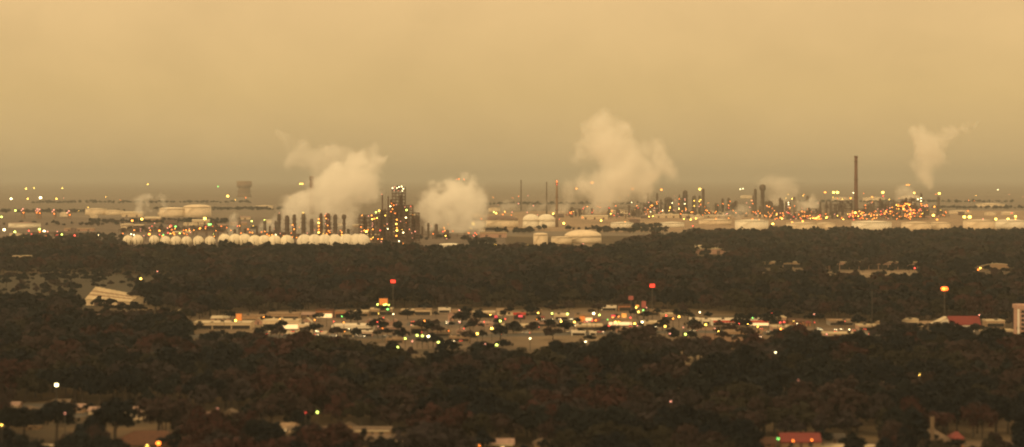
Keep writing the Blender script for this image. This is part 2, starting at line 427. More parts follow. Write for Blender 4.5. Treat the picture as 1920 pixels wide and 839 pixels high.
sheet('meadow', [(1268, 704), (1395, 704), (1385, 684), (1275, 684)], GRASSB, 0.05)
sheet('driveway', [(20, 772), (150, 784), (170, 778), (120, 757), (30, 757)], ASPH, 0.05)
sheet('street', [(-60, 850), (150, 856), (140, 834), (-60, 830)], PALEC, 0.05)
sheet('street', [(1700, 845), (1990, 838), (1990, 826), (1810, 828)], LOT, 0.05)
sheet('driveway', [(1525, 842), (1640, 839), (1650, 834), (1570, 833), (1535, 828), (1515, 832)], PALEC, 0.05)

# ------------------------------------------------------------------ the woods
def inside(x, y, poly):
    r = False; j = len(poly) - 1
    for i in range(len(poly)):
        xi, yi = poly[i]; xj, yj = poly[j]
        if (yi > y) != (yj > y) and x < (xj - xi) * (y - yi) / (yj - yi) + xi: r = not r
        j = i
    return r
def backedge(x):
    pts = [(-300, 464), (215, 466), (232, 479), (930, 479), (1150, 478), (1180, 462), (1300, 450), (1380, 447), (1990, 445), (2300, 445)]
    for (xa, ya), (xb, yb) in zip(pts, pts[1:]):
        if xa <= x <= xb: return ya + (yb - ya) * (x - xa) / (xb - xa)
    return 460
CLEAR = [  # glades kept free of trees: (share of trees still growing there, outline)
    (0.14, [(345, 672), (345, 606), (480, 584), (700, 579), (960, 576), (1300, 580), (1440, 592), (1600, 604), (1650, 606), (1650, 668), (1480, 660), (1300, 672),
            (1180, 668), (1000, 690), (960, 692), (760, 702), (700, 688), (560, 664)]),
    (0.22, [(1680, 600), (1680, 648), (1730, 658), (1900, 660), (1960, 655), (1960, 600)]),
    (0.15, [(140, 618), (345, 618), (345, 588), (140, 588)]),
    (0.42, [(150, 600), (225, 600), (290, 584), (290, 566), (236, 576), (150, 577)]), (0.0, [(150, 577), (236, 576), (285, 564), (280, 545), (150, 540)]),
    (0.26, [(-60, 585), (165, 580), (330, 545), (330, 520), (180, 512), (-60, 516)]),
    (0.0, [(15, 507), (70, 507), (70, 488), (15, 488)]),
    (0.15, [(1295, 506), (1375, 506), (1375, 477), (1295, 477)]), (0.15, [(1420, 534), (1515, 534), (1515, 503), (1420, 503)]),
    (0.15, [(1540, 543), (1735, 543), (1735, 507), (1540, 507)]), (0.15, [(1815, 538), (1905, 538), (1905, 506), (1815, 506)]),
    (0.03, [(1272, 718), (1392, 718), (1386, 688), (1276, 688)]),
    (0.05, [(15, 818), (160, 830), (285, 838), (285, 778), (130, 756), (20, 756)]),
    (0.3, [(190, 925), (370, 925), (360, 842), (195, 842)]), (0.05, [(-60, 875), (160, 875), (150, 832), (-60, 830)]),
    (0.0, [(275, 800), (365, 800), (365, 768), (275, 768)]), (0.05, [(370, 830), (480, 830), (480, 782), (370, 782)]),
    (0.3, [(490, 865), (640, 865), (640, 806), (500, 806)]), (0.3, [(625, 862), (770, 868), (765, 812), (630, 812)]),
    (0.3, [(665, 900), (790, 900), (775, 838), (670, 838)]), (0.3, [(865, 925), (1040, 925), (1035, 842), (870, 842)]),
    (0.0, [(1240, 785), (1275, 785), (1275, 758), (1240, 758)]), (0.3, [(1405, 915), (1655, 915), (1650, 832), (1410, 832)]),
    (0.3, [(1705, 915), (1840, 915), (1840, 832), (1705, 832)]), (0.1, [(1800, 865), (1990, 865), (1990, 826), (1800, 826)]),
]
def clear_share(x, y):
    for s, p in CLEAR:
        if inside(x, y, p): return s
    return 1.0
_cell = {}
def choose_leaf(X, Y):
    # species grow in drifts: irregular clumps some 25 m across
    best = None
    cx_, cy_ = int(X // 27), int(Y // 42)
    for i in (-1, 0, 1):
        for j in (-1, 0, 1):
            key = (cx_ + i, cy_ + j)
            if key not in _cell:
                q = random.Random(key[0] * 7919 + key[1] * 104729)
                _cell[key] = ((key[0] + q.random()) * 27, (key[1] + q.random()) * 42, q.choices(range(6), LEAFW)[0])
            c = _cell[key]; d = ((c[0] - X) / 27) ** 2 + ((c[1] - Y) / 42) ** 2
            if best is None or d < best[0]: best = (d, c[2])
    return best[1] if R.random() < .82 else R.choices(range(6), LEAFW)[0]
def sow():
    trees = []
    Y = 745.0
    while Y < 4300:
        step = 12.0 if Y < 1900 else 12.5
        half = Y * (960 + 70) / F + 15
        X = -half
        while X < half:
            x0, y0 = X + R.uniform(-.48, .48) * step, Y + R.uniform(-.48, .48) * step
            px, py = px_of(x0, y0)
            X += step
            if py < backedge(px): continue
            if py > 925: continue
            share = clear_share(px, py)
            if R.random() > min(.96, share * 0.96): continue
            sp = choose_leaf(x0, y0)
            if share < .5:          # garden trees and bushes among the buildings
                h = R.uniform(3.5, 9.0); w = h * R.uniform(0.5, 1.0); sp = R.choice([0, 0, 5, 1])
            else:
                h = R.uniform(9.0, 15.5) * (1.12 if sp in (0, 3) else 1.0)
                if R.random() < .07: h *= 1.25
                w = h * R.uniform(0.50, 0.78)
            trees.append((x0, y0, h, w, sp, R.uniform(0, 6.28)))
        Y += step
    return trees
TREES = sow()
def on_frame(t):
    px, py = px_of(t[0], t[1]); kk = k(py); top = py - t[2] * kk
    if px < -30 or px > 1950 or top > 836: return 0
    return kk * t[2]
vis = sorted([t for t in TREES if on_frame(t) > 0], key=lambda t: -on_frame(t))
SINGLE = vis[:300]; _s = set(id(t) for t in SINGLE)
REST = [t for t in TREES if id(t) not in _s and px_of(t[0], t[1])[1] < 925]

# individual trees: shared meshes, eight crown shapes by six kinds of leaf
crown_me, trunk_me = {}, None
def crown_mesh(v, sp):
    if (v, sp) not in crown_me:
        crown_me[v, sp] = quads_mesh('crown', crown_quads(100 + v, 620, 0.075, 6 + v % 4), None, [LEAF[sp]])
    return crown_me[v, sp]
trunks = [quads_mesh('trunk', trunk_quads(5 + i, 6, 4), None, [BARK]) for i in range(3)]
for i, (X, Y, h, w, sp, rz) in enumerate(SINGLE):
    px, py = px_of(X, Y)
    kind = 'evergreen' if sp == 0 else 'tree'
    t = thing('evergreen_tree' if sp == 0 else 'broadleaf_tree',
              '%s round-crowned %s in the wood by %s' % (LEAFWORD[sp], kind, near(px, py)), 'tree', (X, Y, 0), rz,
              '%s trees in the near wood' % LEAFWORD[sp], px, False)
    c = put('crown', crown_mesh(i % 8, sp), t); c.scale = (w, w, h)
    k_ = put('trunk', trunks[i % 3], t); k_.scale = (w, w, h)
# the rest of the wood, one mass
def wood(name, trees, specs):
    out, mi = [], []
    var = {}
    for (X, Y, h, w, sp, rz) in trees:
        n, s = next((n, s) for lim, n, s in specs if Y < lim)
        v = R.randrange(6)
        if (n, v) not in var: var[n, v] = np.concatenate([crown_quads(200 + v, n, s, 5 + v % 3), trunk_quads(v, 4, 0)[:, :, :]])
        q = var[n, v]
        c, sn = math.cos(rz), math.sin(rz)
        o = np.empty_like(q)
        o[..., 0] = (q[..., 0] * c - q[..., 1] * sn) * w + X
        o[..., 1] = (q[..., 0] * sn + q[..., 1] * c) * w + Y
        o[..., 2] = q[..., 2] * h
        out.append(o); m = np.full(len(q), sp); m[-4:] = 6; mi.append(m)
    me = quads_mesh(name, np.concatenate(out), np.concatenate(mi), LEAF + [BARK])
    return structure(put(name, me), 'stuff')
wood('woodland', REST, [(1150, 230, 0.12), (1800, 130, 0.155), (2600, 62, 0.22), (9e9, 34, 0.29)])
# scattered clumps and windbreaks beyond and between the tanks
def far_trees():
    out = []
    for x0, x1, y, n in [(930, 1000, 437, 26), (1120, 1250, 437, 60), (1000, 1120, 432, 16), (1186, 1240, 429, 30), (1440, 1476, 435, 18), (1560, 1600, 436, 22),
                         (1664, 1700, 437, 20), (1778, 1808, 437, 18), (1300, 1378, 438, 30), (1895, 1960, 438, 18), (880, 930, 458, 24), (20, 230, 452, 60), (-30, 230, 424, 26), (150, 215, 447, 16),
                         (240, 520, 433, 40), (700, 880, 452, 24), (1240, 1400, 404, 24), (170, 430, 419, 150), (-20, 240, 399, 130), (290, 560, 394, 150), (60, 470, 381, 170), (860, 1240, 384, 150), (1500, 1900, 380, 170), (1720, 1960, 392, 110), ]:
        for i in range(n):
            X, Y = gp(R.uniform(x0, x1), y + R.uniform(-1.5, 1.5) * min(1, (y - EY) / 90) + .8 * math.sin(R.uniform(x0, x1) * .02)); h = R.uniform(6, 11)
            out.append((X, Y, h, h * R.uniform(.5, .8), R.choice([0, 1, 4, 5]), R.uniform(0, 6.28)))
    return out
wood('far_woodland', far_trees(), [(5200, 30, 0.3), (9e9, 16, 0.42)])
# ------------------------------------------------------------------ tanks and gas spheres
def tank(x0, x1, ytop, ybase, label, wall=TANKW, roof=None, dome=0.0, name='storage_tank', cat='storage tank', group='storage tanks', stair=1, floating=False, cx=None):
    """cylindrical tank whose wall spans photo x0..x1 and ytop..ybase"""
    kk = k(ybase); r = (x1 - x0) / 2 / kk; h = (ybase - ytop) / kk
    X, Y = gp((x0 + x1) / 2, ybase); Y += r
    X *= 1 + r / Y
    t = thing(name, label, cat, (X, Y, 0), 0, group, (x0 + x1) / 2)
    b = MB(); b.lathe([(r, 0), (r, h * .33), (r * 1.0, h)], n=44); b.build('shell', wall, t)
    b = MB(); b.lathe([(r + .45, h - 1.3), (r + .45, h - .9)], n=44); b.build('wind_girder', STEEL2, t)
    rf = roof or wall
    b = MB()
    if floating:
        b.lathe([(r * .97, h - 1.6), (r * .97, h - 1.2)], n=44)
    elif dome > 0:
        hd = dome / kk
        b.lathe([(r * 1.01 * math.cos(a * PI / 16), h + hd * math.sin(a * PI / 16)) for a in range(8)] + [(r * .02, h + hd)], n=44)
    else:
        b.lathe([(r * 1.005, h + .02), (r * .5, h + r * .035), (0.5, h + r * .06)], n=44)
    b.build('roof', rf, t)
    b = MB()                                        # spiral stair
    n = 26
    for i in range(n):
        a0 = -PI * .86 + 1.1 * i / n
        for q, z in ((r + .1, h * i / n), ):
            c, s = math.cos(a0), math.sin(a0)
            w = 1.15 * r / n * 1.2
            vs = []
            for rr in (r + .05, r + 1.1):
                for zz in (z, z + h / n + .6):
                    for tt in (-w / 2, w / 2):
                        vs.append((c * rr - s * tt, s * rr + c * tt, zz))
            b.add(vs, [(0,1,3,2), (4,6,7,5), (0,2,6,4), (1,5,7,3), (2,3,7,6), (0,4,5,1)])
    b.build('stair', wall, t)
    return t
def sphere(cx, cy, rp, ybase, label, group, m=SPHERE):
    kk = k(ybase); r = rp / kk; z = (ybase - cy) / kk
    z = max(z, r * 1.05)
    X, Y = gp(cx, ybase)
    t = thing('gas_sphere', label, 'gas sphere', (X, Y, 0), R.uniform(0, 1), group, cx)
    b = MB(); b.lathe([(max(.15, r * math.sin(PI * i / 18)), z - r * math.cos(PI * i / 18)) for i in range(19)], n=32); b.build('vessel', m, t)
    for i in range(8):
        a = 2 * PI * i / 8; b = MB(); b.bar((r * .97 * math.cos(a), r * .97 * math.sin(a), 0), (r * .97 * math.cos(a), r * .97 * math.sin(a), z + .5), .45, 6)
        b.build('leg', STEEL2, t)
    b = MB(); b.lathe([(r * .18, z + r * .975), (r * .18, z + r * 1.03), (r * .1, z + r * 1.06)], n=10); b.build('platform', STEEL2, t)
    b = MB()
    for i in range(14):
        a = PI * .02 + PI * .46 * i / 14; a2 = PI * .02 + PI * .46 * (i + 1) / 14
        b.bar((-(r + .5) * math.sin(a) * .8, -(r + .5) * math.sin(a) * .6, z + (r + .5) * math.cos(a)), (-(r + .5) * math.sin(a2) * .8, -(r + .5) * math.sin(a2) * .6, z + (r + .5) * math.cos(a2)), .35, 5)
    b.build('stair', m, t)
for cx in (240, 258, 289, 310, 330, 350, 372, 394):
    sphere(cx, 451 + (cx > 300) * 2.0, 10.0 + R.uniform(-.6, .9), 470, 'small cream gas sphere in the low row at the wood edge', 'small gas spheres')
for cx in (421, 441, 459):
    sphere(cx, 451, 12.2, 473, 'cream gas sphere between the small row and the middle four', 'cream gas spheres')
for cx in (478, 496, 515, 538):
    sphere(cx, 454, 13.0, 474, 'cream gas sphere in the group of four before the dark columns', 'middle gas spheres')
for cx in (571, 590, 609, 628, 650, 668, 679):
    sphere(cx, 454.0, 14.5 + (cx > 640) * .6, 475, 'large white gas sphere in the row under the big steam cloud', 'large gas spheres', TANKW)

tank(824, 862, 459, 467, 'low white floodlit tank alone at the wood edge', TANKW, dome=2)
tank(1000, 1027, 440, 462, 'small plain cream tank standing before the domed tanks', TANKC, dome=3)
tank(1033, 1072, 445, 458, 'cream tank with flat roof touching the large domed tank', TANKC)
tank(1058, 1128, 444, 457, 'large wide tank under a shallow cream dome', TANKC, dome=12)
tank(980, 1012, 414, 428, 'white domed tank, the left of the touching pair', TANKW, dome=12, group='paired domed tanks')
tank(1008, 1041, 414, 428, 'white domed tank, the right of the touching pair', TANKW, dome=12, group='paired domed tanks')
tank(905, 972, 413, 428, 'wide tank under a dark brown shallow roof', TANKC, TANKD, dome=8)
tank(884, 912, 416, 429, 'short white tank at the edge of the round steam cloud', TANKW)
tank(1145, 1188, 418, 428, 'white flat tank left of the low dark tank', TANKW)
tank(1180, 1200, 412, 421, 'low dark brown tank behind the white flat tank', TANKD)
tank(1201, 1221, 405, 410, 'low dark grey tank behind the brown one', TANKD)
tank(1238, 1283, 418, 427, 'white flat tank by the wood right of the brown tank', TANKW)
tank(1310, 1372, 413, 422, 'faint cream tank left of the square white tank', TANKC)
tank(1378, 1441, 414, 433, 'tall square white tank at the left of the tank row', TANKW)
tank(1474, 1532, 419, 433, 'white tank in the middle of the tank row', TANKC)
tank(1526, 1566, 419, 432, 'smaller cream tank joined to the middle white tank', TANKC)
tank(1597, 1672, 417, 433, 'broad white tank under the tallest chimney stack', TANKW)
tank(1690, 1746, 418, 433, 'white tank in front of the brightly lit process block', TANKC)
tank(1740, 1782, 418, 432, 'cream tank right of the brightly lit process block', TANKC)
tank(1806, 1866, 414, 432, 'broad pale tank under the two bright yellow lamps', TANKC)
tank(1862, 1925, 414, 430, 'broad white tank at the far end of the tank row', TANKW)
tank(16, 76, 419, 428, 'low pale tank below the red-lit columns', TANKW, R_PINK)
tank(18, 40, 438, 447, 'small amber-lit tank at the end of the loading yard', TANKC)
tank(160, 200, 392, 404, 'faint cream tank behind the loading yard', TANKC)
tank(196, 232, 395, 404, 'faint small tank beside the lower broad cream tank', TANKC)
tank(344, 374, 418, 424, 'low lit tank among the left refinery lamps', TANKC)
for (a, b_, c, d, lab) in [(480, 512, 386, 392, 'faint white tank behind the diagonal steam'), (1388, 1412, 367, 373, 'faint pale tank left of the bulb-topped column'),
        (1560, 1592, 371, 377, 'faint tank left of the tallest chimney stack'), (1618, 1660, 371, 378, 'faint tank right of the tallest chimney stack'),
        (1690, 1730, 368, 374, 'faint tank behind the lit process block'), (1830, 1884, 383, 389, 'faint tank far behind the end of the tank row'), (1780, 1822, 396, 402, 'faint tank behind the two bright yellow lamps'),
        (226, 250, 420, 432, 'cream tank left of the small gas spheres')]:
    tank(a, b_, c, d, lab, TANKC)

# ------------------------------------------------------------------ sheds of the refinery
def shed(x0, x1, ytop, ybase, label, wall=W_CREAM, roof=R_CREAM, depth=30, rise=0.25, name='warehouse', cat='warehouse'):
    kk = k(ybase); w = (x1 - x0) / kk / 2; h = (ybase - ytop) / kk
    X, Y = gp((x0 + x1) / 2, ybase)
    t = thing(name, label, cat, (X, Y + depth / 2, 0), 0, None, (x0 + x1) / 2)
    he = h * (1 - rise); d = depth / 2
    b = MB(); b.add([(-w,-d,0),(w,-d,0),(w,d,0),(-w,d,0),(-w,-d,he),(w,-d,he),(w,d,he),(-w,d,he),(-w,0,h-.3),(w,0,h-.3)],
                    [(0,1,5,4),(2,3,7,6),(1,2,6,9,5),(3,0,4,8,7),(0,3,2,1)]); b.build('wall', wall, t)
    b = MB(); o = .8
    b.add([(-w-o,-d-o,he-.2),(w+o,-d-o,he-.2),(w+o,0,h),(-w-o,0,h),(-w-o,d+o,he-.2),(w+o,d+o,he-.2),
           (-w-o,-d-o,he+.3),(w+o,-d-o,he+.3),(w+o,0,h+.5),(-w-o,0,h+.5),(-w-o,d+o,he+.3),(w+o,d+o,he+.3)],
          [(6,7,8,9),(9,8,11,10),(0,3,2,1),(3,4,5,2),(0,1,7,6),(4,10,11,5),(1,2,8,7),(2,5,11,8),(0,6,9,3),(3,9,10,4)]); b.build('roof', roof, t)
    n = max(1, int(w * 2 / 18))
    for i in range(n):
        x = -w + (i + .5) * 2 * w / n
        b = MB(); b.box(x - 2.2, x + 2.2, -d - .18, -d - .02, 0, min(5, he * .7)); b.build('roller_door', DOOR, t)
    return t
tank(299, 350, 392, 408, 'broad cream tank, the lower of two behind the left refinery lamps', TANKC, dome=3)
tank(344, 396, 389, 408, 'broad cream tank, the taller of two behind the left refinery lamps', TANKC, dome=5)
shed(228, 266, 397, 407, 'small cream shed under the twin steam columns', W_CREAM, R_CREAM, 30)
shed(270, 300, 407, 419, 'tan shed in front of the two broad cream tanks', W_TAN, R_CREAM, 25)
shed(360, 392, 412, 421, 'low lit shed before the two broad cream tanks', W_CREAM, R_CREAM, 20)
shed(120, 175, 428, 434, 'low long shed in the loading yard', W_PINK, R_TAN, 20)
shed(1090, 1140, 404, 412, 'pale shed under the tallest steam cloud', W_CREAM, R_CREAM, 25)
shed(1228, 1312, 402, 409, 'low cream shed at the foot of the wide right columns', W_CREAM, R_CREAM, 25)
shed(1305, 1361, 461, 477, 'lone tan roof standing in the wood below the right tanks', W_PINK, R_CREAM, 26, .4)
shed(900, 950, 436, 446, 'brown shed between floodlit tank and brown flat tank', W_PINK, R_TAN, 25)

# ------------------------------------------------------------------ columns, stacks
def column(x, ytop, ybase, wp, label, m=STEEL2, lamps=(), group='distillation columns', head=False, Y=None, name='distillation_column', cat='column', decks=3):
    if Y is None: Y = dist(ybase)
    s = F / Y
    X = (x - CX) / s; h = H - (ytop - EY) / s; r = wp / 2 / s
    t = thing(name, label, cat, (X, Y, 0), R.uniform(0, 6), group, x)
    b = MB()
    if head: prof = [(r*1.25, 0), (r*1.25, 2), (r, 3), (r, h*.80), (r*1.7, h*.84), (r*1.7, h*.95), (r*.9, h*.985), (r*.3, h)]
    else: prof = [(r*1.2, 0), (r*1.2, 2), (r, 3.5), (r, h*.55), (r*.92, h*.58), (r*.92, h - r*.8), (r*.7, h - r*.25), (r*.25, h)]
    b.lathe(prof, n=18); b.build('shell', m, t)
    for i in range(decks):
        z = h * (0.35 + 0.6 * (i + R.uniform(0, .5)) / max(1, decks))
        b = MB(); b.lathe([(r*1.02, z), (r*1.5, z + .05), (r*1.5, z + 1.3), (r*1.44, z + 1.3), (r*1.44, z + .25), (r*1.02, z + .25)], n=14, smooth=False); b.build('platform', STEEL, t)
    b = MB(); b.bar((r*1.15, 0, 1), (r*1.15, 0, h*.93), r*.13 + .15); b.bar((r*1.15, 0, h*.93), (0, 0, h*.99), r*.13 + .15); b.build('riser_pipe', STEEL, t)
    b = MB()
    for sx in (-.35, .35): b.bar((sx, -r*1.12 - .3, 1), (sx, -r*1.12 - .3, h*.95), .12, 4)
    for i in range(int(h / 1.6)): b.bar((-.35, -r*1.12 - .3, 1.6*i + 1.2), (.35, -r*1.12 - .3, 1.6*i + 1.2), .07, 4)
    b.build('ladder', STEEL, t)
    rz = t.rotation_euler.z
    for dx, yl, c, rp in lamps:       # lamps bracketed off the side that faces the town
        z = H - (yl - EY) / s
        v = Vector((dx / s, -r * 1.7, z)); v.rotate(Matrix.Rotation(-rz, 3, 'Z'))
        part_lamp(t, c, v, rp / s)
    return t
ROW = 'dark distillation column in the row before the big steam cloud'
column(517, 414, 448, 5, ROW, STEEL2)
column(523, 401, 447, 6, ROW, STEEL2, [(3, 438, 'p', .9), (1, 400, 'p', .7), (5, 443, 'a', 1.1)])
column(538, 404, 447, 8, ROW, STEEL2, [(0, 446, 'o', .8)])
column(552, 402, 447, 6.5, ROW, STEEL2, [(-3, 422, 'a', 1.1), (0, 430, 'a', 1.2), (-3, 444, 'a', 1.1), (-1, 425, 'p', .7)])
column(569, 400, 447, 8, ROW, STEEL2, [(0, 399, 'y', .8)])
column(585, 410, 447, 6, ROW, STEEL2)
column(602, 400, 447, 6.5, ROW + ' with yellow lamps stacked down one side', STEEL, [(-4, 411, 'a', 1.2), (-4, 418, 'y', 1.9), (-4, 424, 'a', 1.2), (-4, 431, 'o', 1.3), (-4, 436, 'y', 1.8), (-5, 442, 'a', 1.4), (1, 444, 'a', 1.2)], group='lit columns')
column(615, 400, 447, 10, ROW + ' with red-lit decks', RUST, [(-3, 401, 'p', 1), (-5, 405, 'o', 1), (-3, 410, 'a', 1.1), (1, 412, 'p', .8), (-4, 420, 'p', .9), (0, 423, 'a', 1), (2, 433, 'a', 1.1), (-2, 439, 'a', 1.2), (-1, 444, 'y', 1.5), (4, 436, 'o', 1), (6, 432, 'p', .8)], group='lit columns', decks=5)
column(629, 402, 447, 7, ROW, STEEL2, [(0, 441, 'p', .9), (3, 441, 'a', 1), (1, 446, 'y', 1.6)])
column(645, 402, 447, 5, ROW, STEEL2, head=True)
column(482, 424, 447, 3.2, 'short thin column left of the row of dark columns', group=None)
column(506, 423, 446, 3.2, 'short thin column close before the row of dark columns', group=None)
column(784, 408, 448, 6, 'dark column at the right end of the lit process tower', STEEL, group=None)
column(792, 424, 447, 3.2, 'short dark column left of the round steam cloud', group='short columns')
column(803, 418, 447, 4, 'short dark column left of the round steam cloud', group='short columns')
column(818, 420, 448, 7, 'dark cone-topped vessel at the foot of the round steam cloud', STEEL2, group=None, decks=1)
column(838, 431, 448, 8, 'squat dark vessel under the round steam cloud', STEEL2, group=None, decks=1)
for x, yt, yb_, w in [(686, 414, 460, 4), (700, 402, 460, 5), (722, 392, 460, 4), (733, 374, 461, 4), (752, 366, 461, 5), (764, 388, 460, 5), (774, 398, 460, 4)]:
    column(x, yt, yb_, w, 'slim dark column rising before the floodlit process tower', STEEL, [(R.uniform(-2, 2), R.uniform(yt + 4, 450), R.choice('aoyp'), 1.0) for _ in range(2)], 'process tower columns', decks=4)
# right refinery
RR = 'dark column in the hazy right refinery '
for i, (x, yt, w) in enumerate([(1215, 363, 3), (1232, 362, 4), (1255, 370, 14), (1274, 365, 3), (1285, 357, 9), (1302, 367, 7), (1312, 367, 5)]):
    column(x, yt, 404, w, RR + 'left of the darkest slim column', STEEL2, [(R.uniform(-2, 2), R.uniform(372, 402), R.choice('aaoyp'), .95) for _ in range(4)])
column(1319, 354, 405, 4.5, 'darkest slim column right of the wide columns', STEEL, group=None)
for x, yt, w in [(1346, 381, 3), (1355, 372, 5), (1366, 371, 5), (1374, 380, 8), (1380, 376, 6)]:
    column(x, yt, 402, w, RR + 'behind the low steam', STEEL2, [(0, R.uniform(376, 395), R.choice('apo'), .9)])
column(1416, 354, 405, 5.5, 'tall plain column left of the bulb-topped column', STEEL2, group=None)
column(1430, 346, 406, 7, 'bulb-topped column standing in front of pale steam', STEEL2, group=None, head=True)
for x, yt, w in [(1437, 377, 5), (1442, 376, 4), (1448, 380, 3), (1463, 371, 5), (1468, 380, 4), (1474, 378, 3), (1480, 377, 4), (1456, 386, 6), (1490, 392, 4), (1503, 388, 3), (1513, 386, 3)]:
    column(x, yt, 406, w, RR + 'before the pale middle steam', STEEL2, [(R.uniform(-1, 1), R.uniform(385, 403), R.choice('aapo'), 1.0), (R.uniform(-1, 1), R.uniform(385, 403), R.choice('aoop'), .9)])
column(1478, 378, 407, 3.5, 'column with a string of white lamps before the pale middle steam', STEEL2, [(0, 380, 'w', .9), (0, 384, 'w', .9), (0, 389, 'p', .9), (-1, 399, 'r', 1.2)], group=None)
for x, yt, w in [(1538, 378, 4), (1550, 376, 3), (1558, 378, 4), (1566, 382, 5), (1580, 386, 5)]:
    column(x, yt, 404, w, RR + 'left of the tallest chimney stack', STEEL2, [])
for x, yt, w in [(1622, 384, 5), (1634, 376, 4), (1650, 372, 5), (1662, 384, 7), (1672, 380, 5), (1716, 370, 4), (1727, 362, 4), (1738, 388, 6)]:
    column(x, yt, 406, w, RR + 'right of the tallest chimney stack', STEEL2, [(R.uniform(-1, 1), R.uniform(380, 404), R.choice('aoop'), .9), (0, R.uniform(380, 404), R.choice('apo'), 1.0)])
for x, yt, w in [(1110, 390, 4), (1142, 388, 4), (1180, 384, 4), (1196, 388, 8), (1158, 392, 6), (1072, 388, 5)]:
    column(x, yt, 408, w, 'faint column at the foot of the tallest steam cloud', STEEL2, [(0, R.uniform(390, 404), R.choice('apr'), .8)])
# red-lit columns at the far left
for x, yt in ((44, 390), (71, 390), (75, 391), (102, 392), (130, 394)):
    column(x, yt, 410, 6, 'pale column lit red in the far-left yard', PALEST, [(0, yt + 2, 'p', 1.5), (R.uniform(-2, 2), yt + 9, 'o', 1.2), (-3, yt + 5, 'p', 1.2)], 'red-lit columns', decks=2)

def stack(x, ytop, ybase, wp, label, m=PALEST, Y=None, lamps=(), taper=.75):
    if Y is None: Y = dist(ybase)
    s = F / Y; X = (x - CX) / s; h = H - (ytop - EY) / s; r = wp / 2 / s
    t = thing('chimney_stack', label, 'chimney', (X, Y, 0), 0, None, x)
    b = MB(); b.lathe([(r*1.25, 0), (r*1.05, h*.2), (r*.9, h*.6), (r*taper, h)], n=16); b.build('shaft', m, t)
    b = MB(); b.lathe([(r*taper*1.02, h - r), (r*taper*1.25, h - r*.8), (r*taper*1.25, h + .4), (r*taper*.8, h + .4)], n=16); b.build('rim', m, t)
    for i in range(3):
        z = h * (.35 + .28 * i); rr = r * (1.05 - .28 * z / h)
        b = MB(); b.lathe([(rr, z), (rr*1.5, z + .1), (rr*1.5, z + 1.3), (rr*1.42, z + 1.3), (rr*1.42, z + .4), (rr, z + .4)], n=14, smooth=False); b.build('platform', STEEL, t)
    for dx, yl, c, rp in lamps:
        part_lamp(t, c, (dx / s, -r * 1.6, H - (yl - EY) / s), rp / s)
    return t
stack(1605, 293, 412, 7.5, 'tallest brown chimney stack rising alone above the right tanks', RUST)
stack(1044, 338, 426, 5, 'slim pale chimney with a lamp at its tip beside steam', PALEST, None, [(0, 341, 'o', 1.1), (0, 339, 'p', 1), (0, 346, 'r', .8)])
stack(1025, 342, 402, 2.6, 'very thin chimney just left of the lamp-topped chimney', STEEL2)
stack(977, 338, 396, 2.6, 'very thin faint chimney behind the two white domes', STEEL2)
stack(585, 331, 402, 10, 'thick dark chimney half hidden behind the big steam cloud', RUST)
stack(458, 340, 384, 24, 'broad faint chimney far behind the small round steam puff', PALEST, 12500, (), .96)
stack(717, 366, 446, 2.8, 'thin black chimney left of the pair on the process tower', STEEL, 3600, [(-1, 365, 'p', .9)])
stack(728, 369, 446, 2.8, 'thin black chimney right of the pair on the process tower', STEEL, 3600)

# ------------------------------------------------------------------ process units
def lattice(b, x0, x1, z0, z1, d, step):
    nx = max(1, round((x1 - x0) / step)); nz = max(1, round((z1 - z0) / step))
    r = .5
    for yy in (-d / 2, d / 2):
        for i in range(nx + 1):
            x = x0 + (x1 - x0) * i / nx; b.bar((x, yy, z0), (x, yy, z1), r, 4)
        for j in range(nz + 1):
            z = z0 + (z1 - z0) * j / nz; b.bar((x0, yy, z), (x1, yy, z), r * .8, 4)
        for i in range(nx):
            for j in range(nz):
                if (i + j) % 2 == 0:
                    b.bar((x0 + (x1-x0)*i/nx, yy, z0 + (z1-z0)*j/nz), (x0 + (x1-x0)*(i+1)/nx, yy, z0 + (z1-z0)*(j+1)/nz), r * .5, 4)
    for i in range(nx + 1):
        x = x0 + (x1 - x0) * i / nx
        for j in range(nz + 1):
            z = z0 + (z1 - z0) * j / nz; b.bar((x, -d/2, z), (x, d/2, z), r * .7, 4)
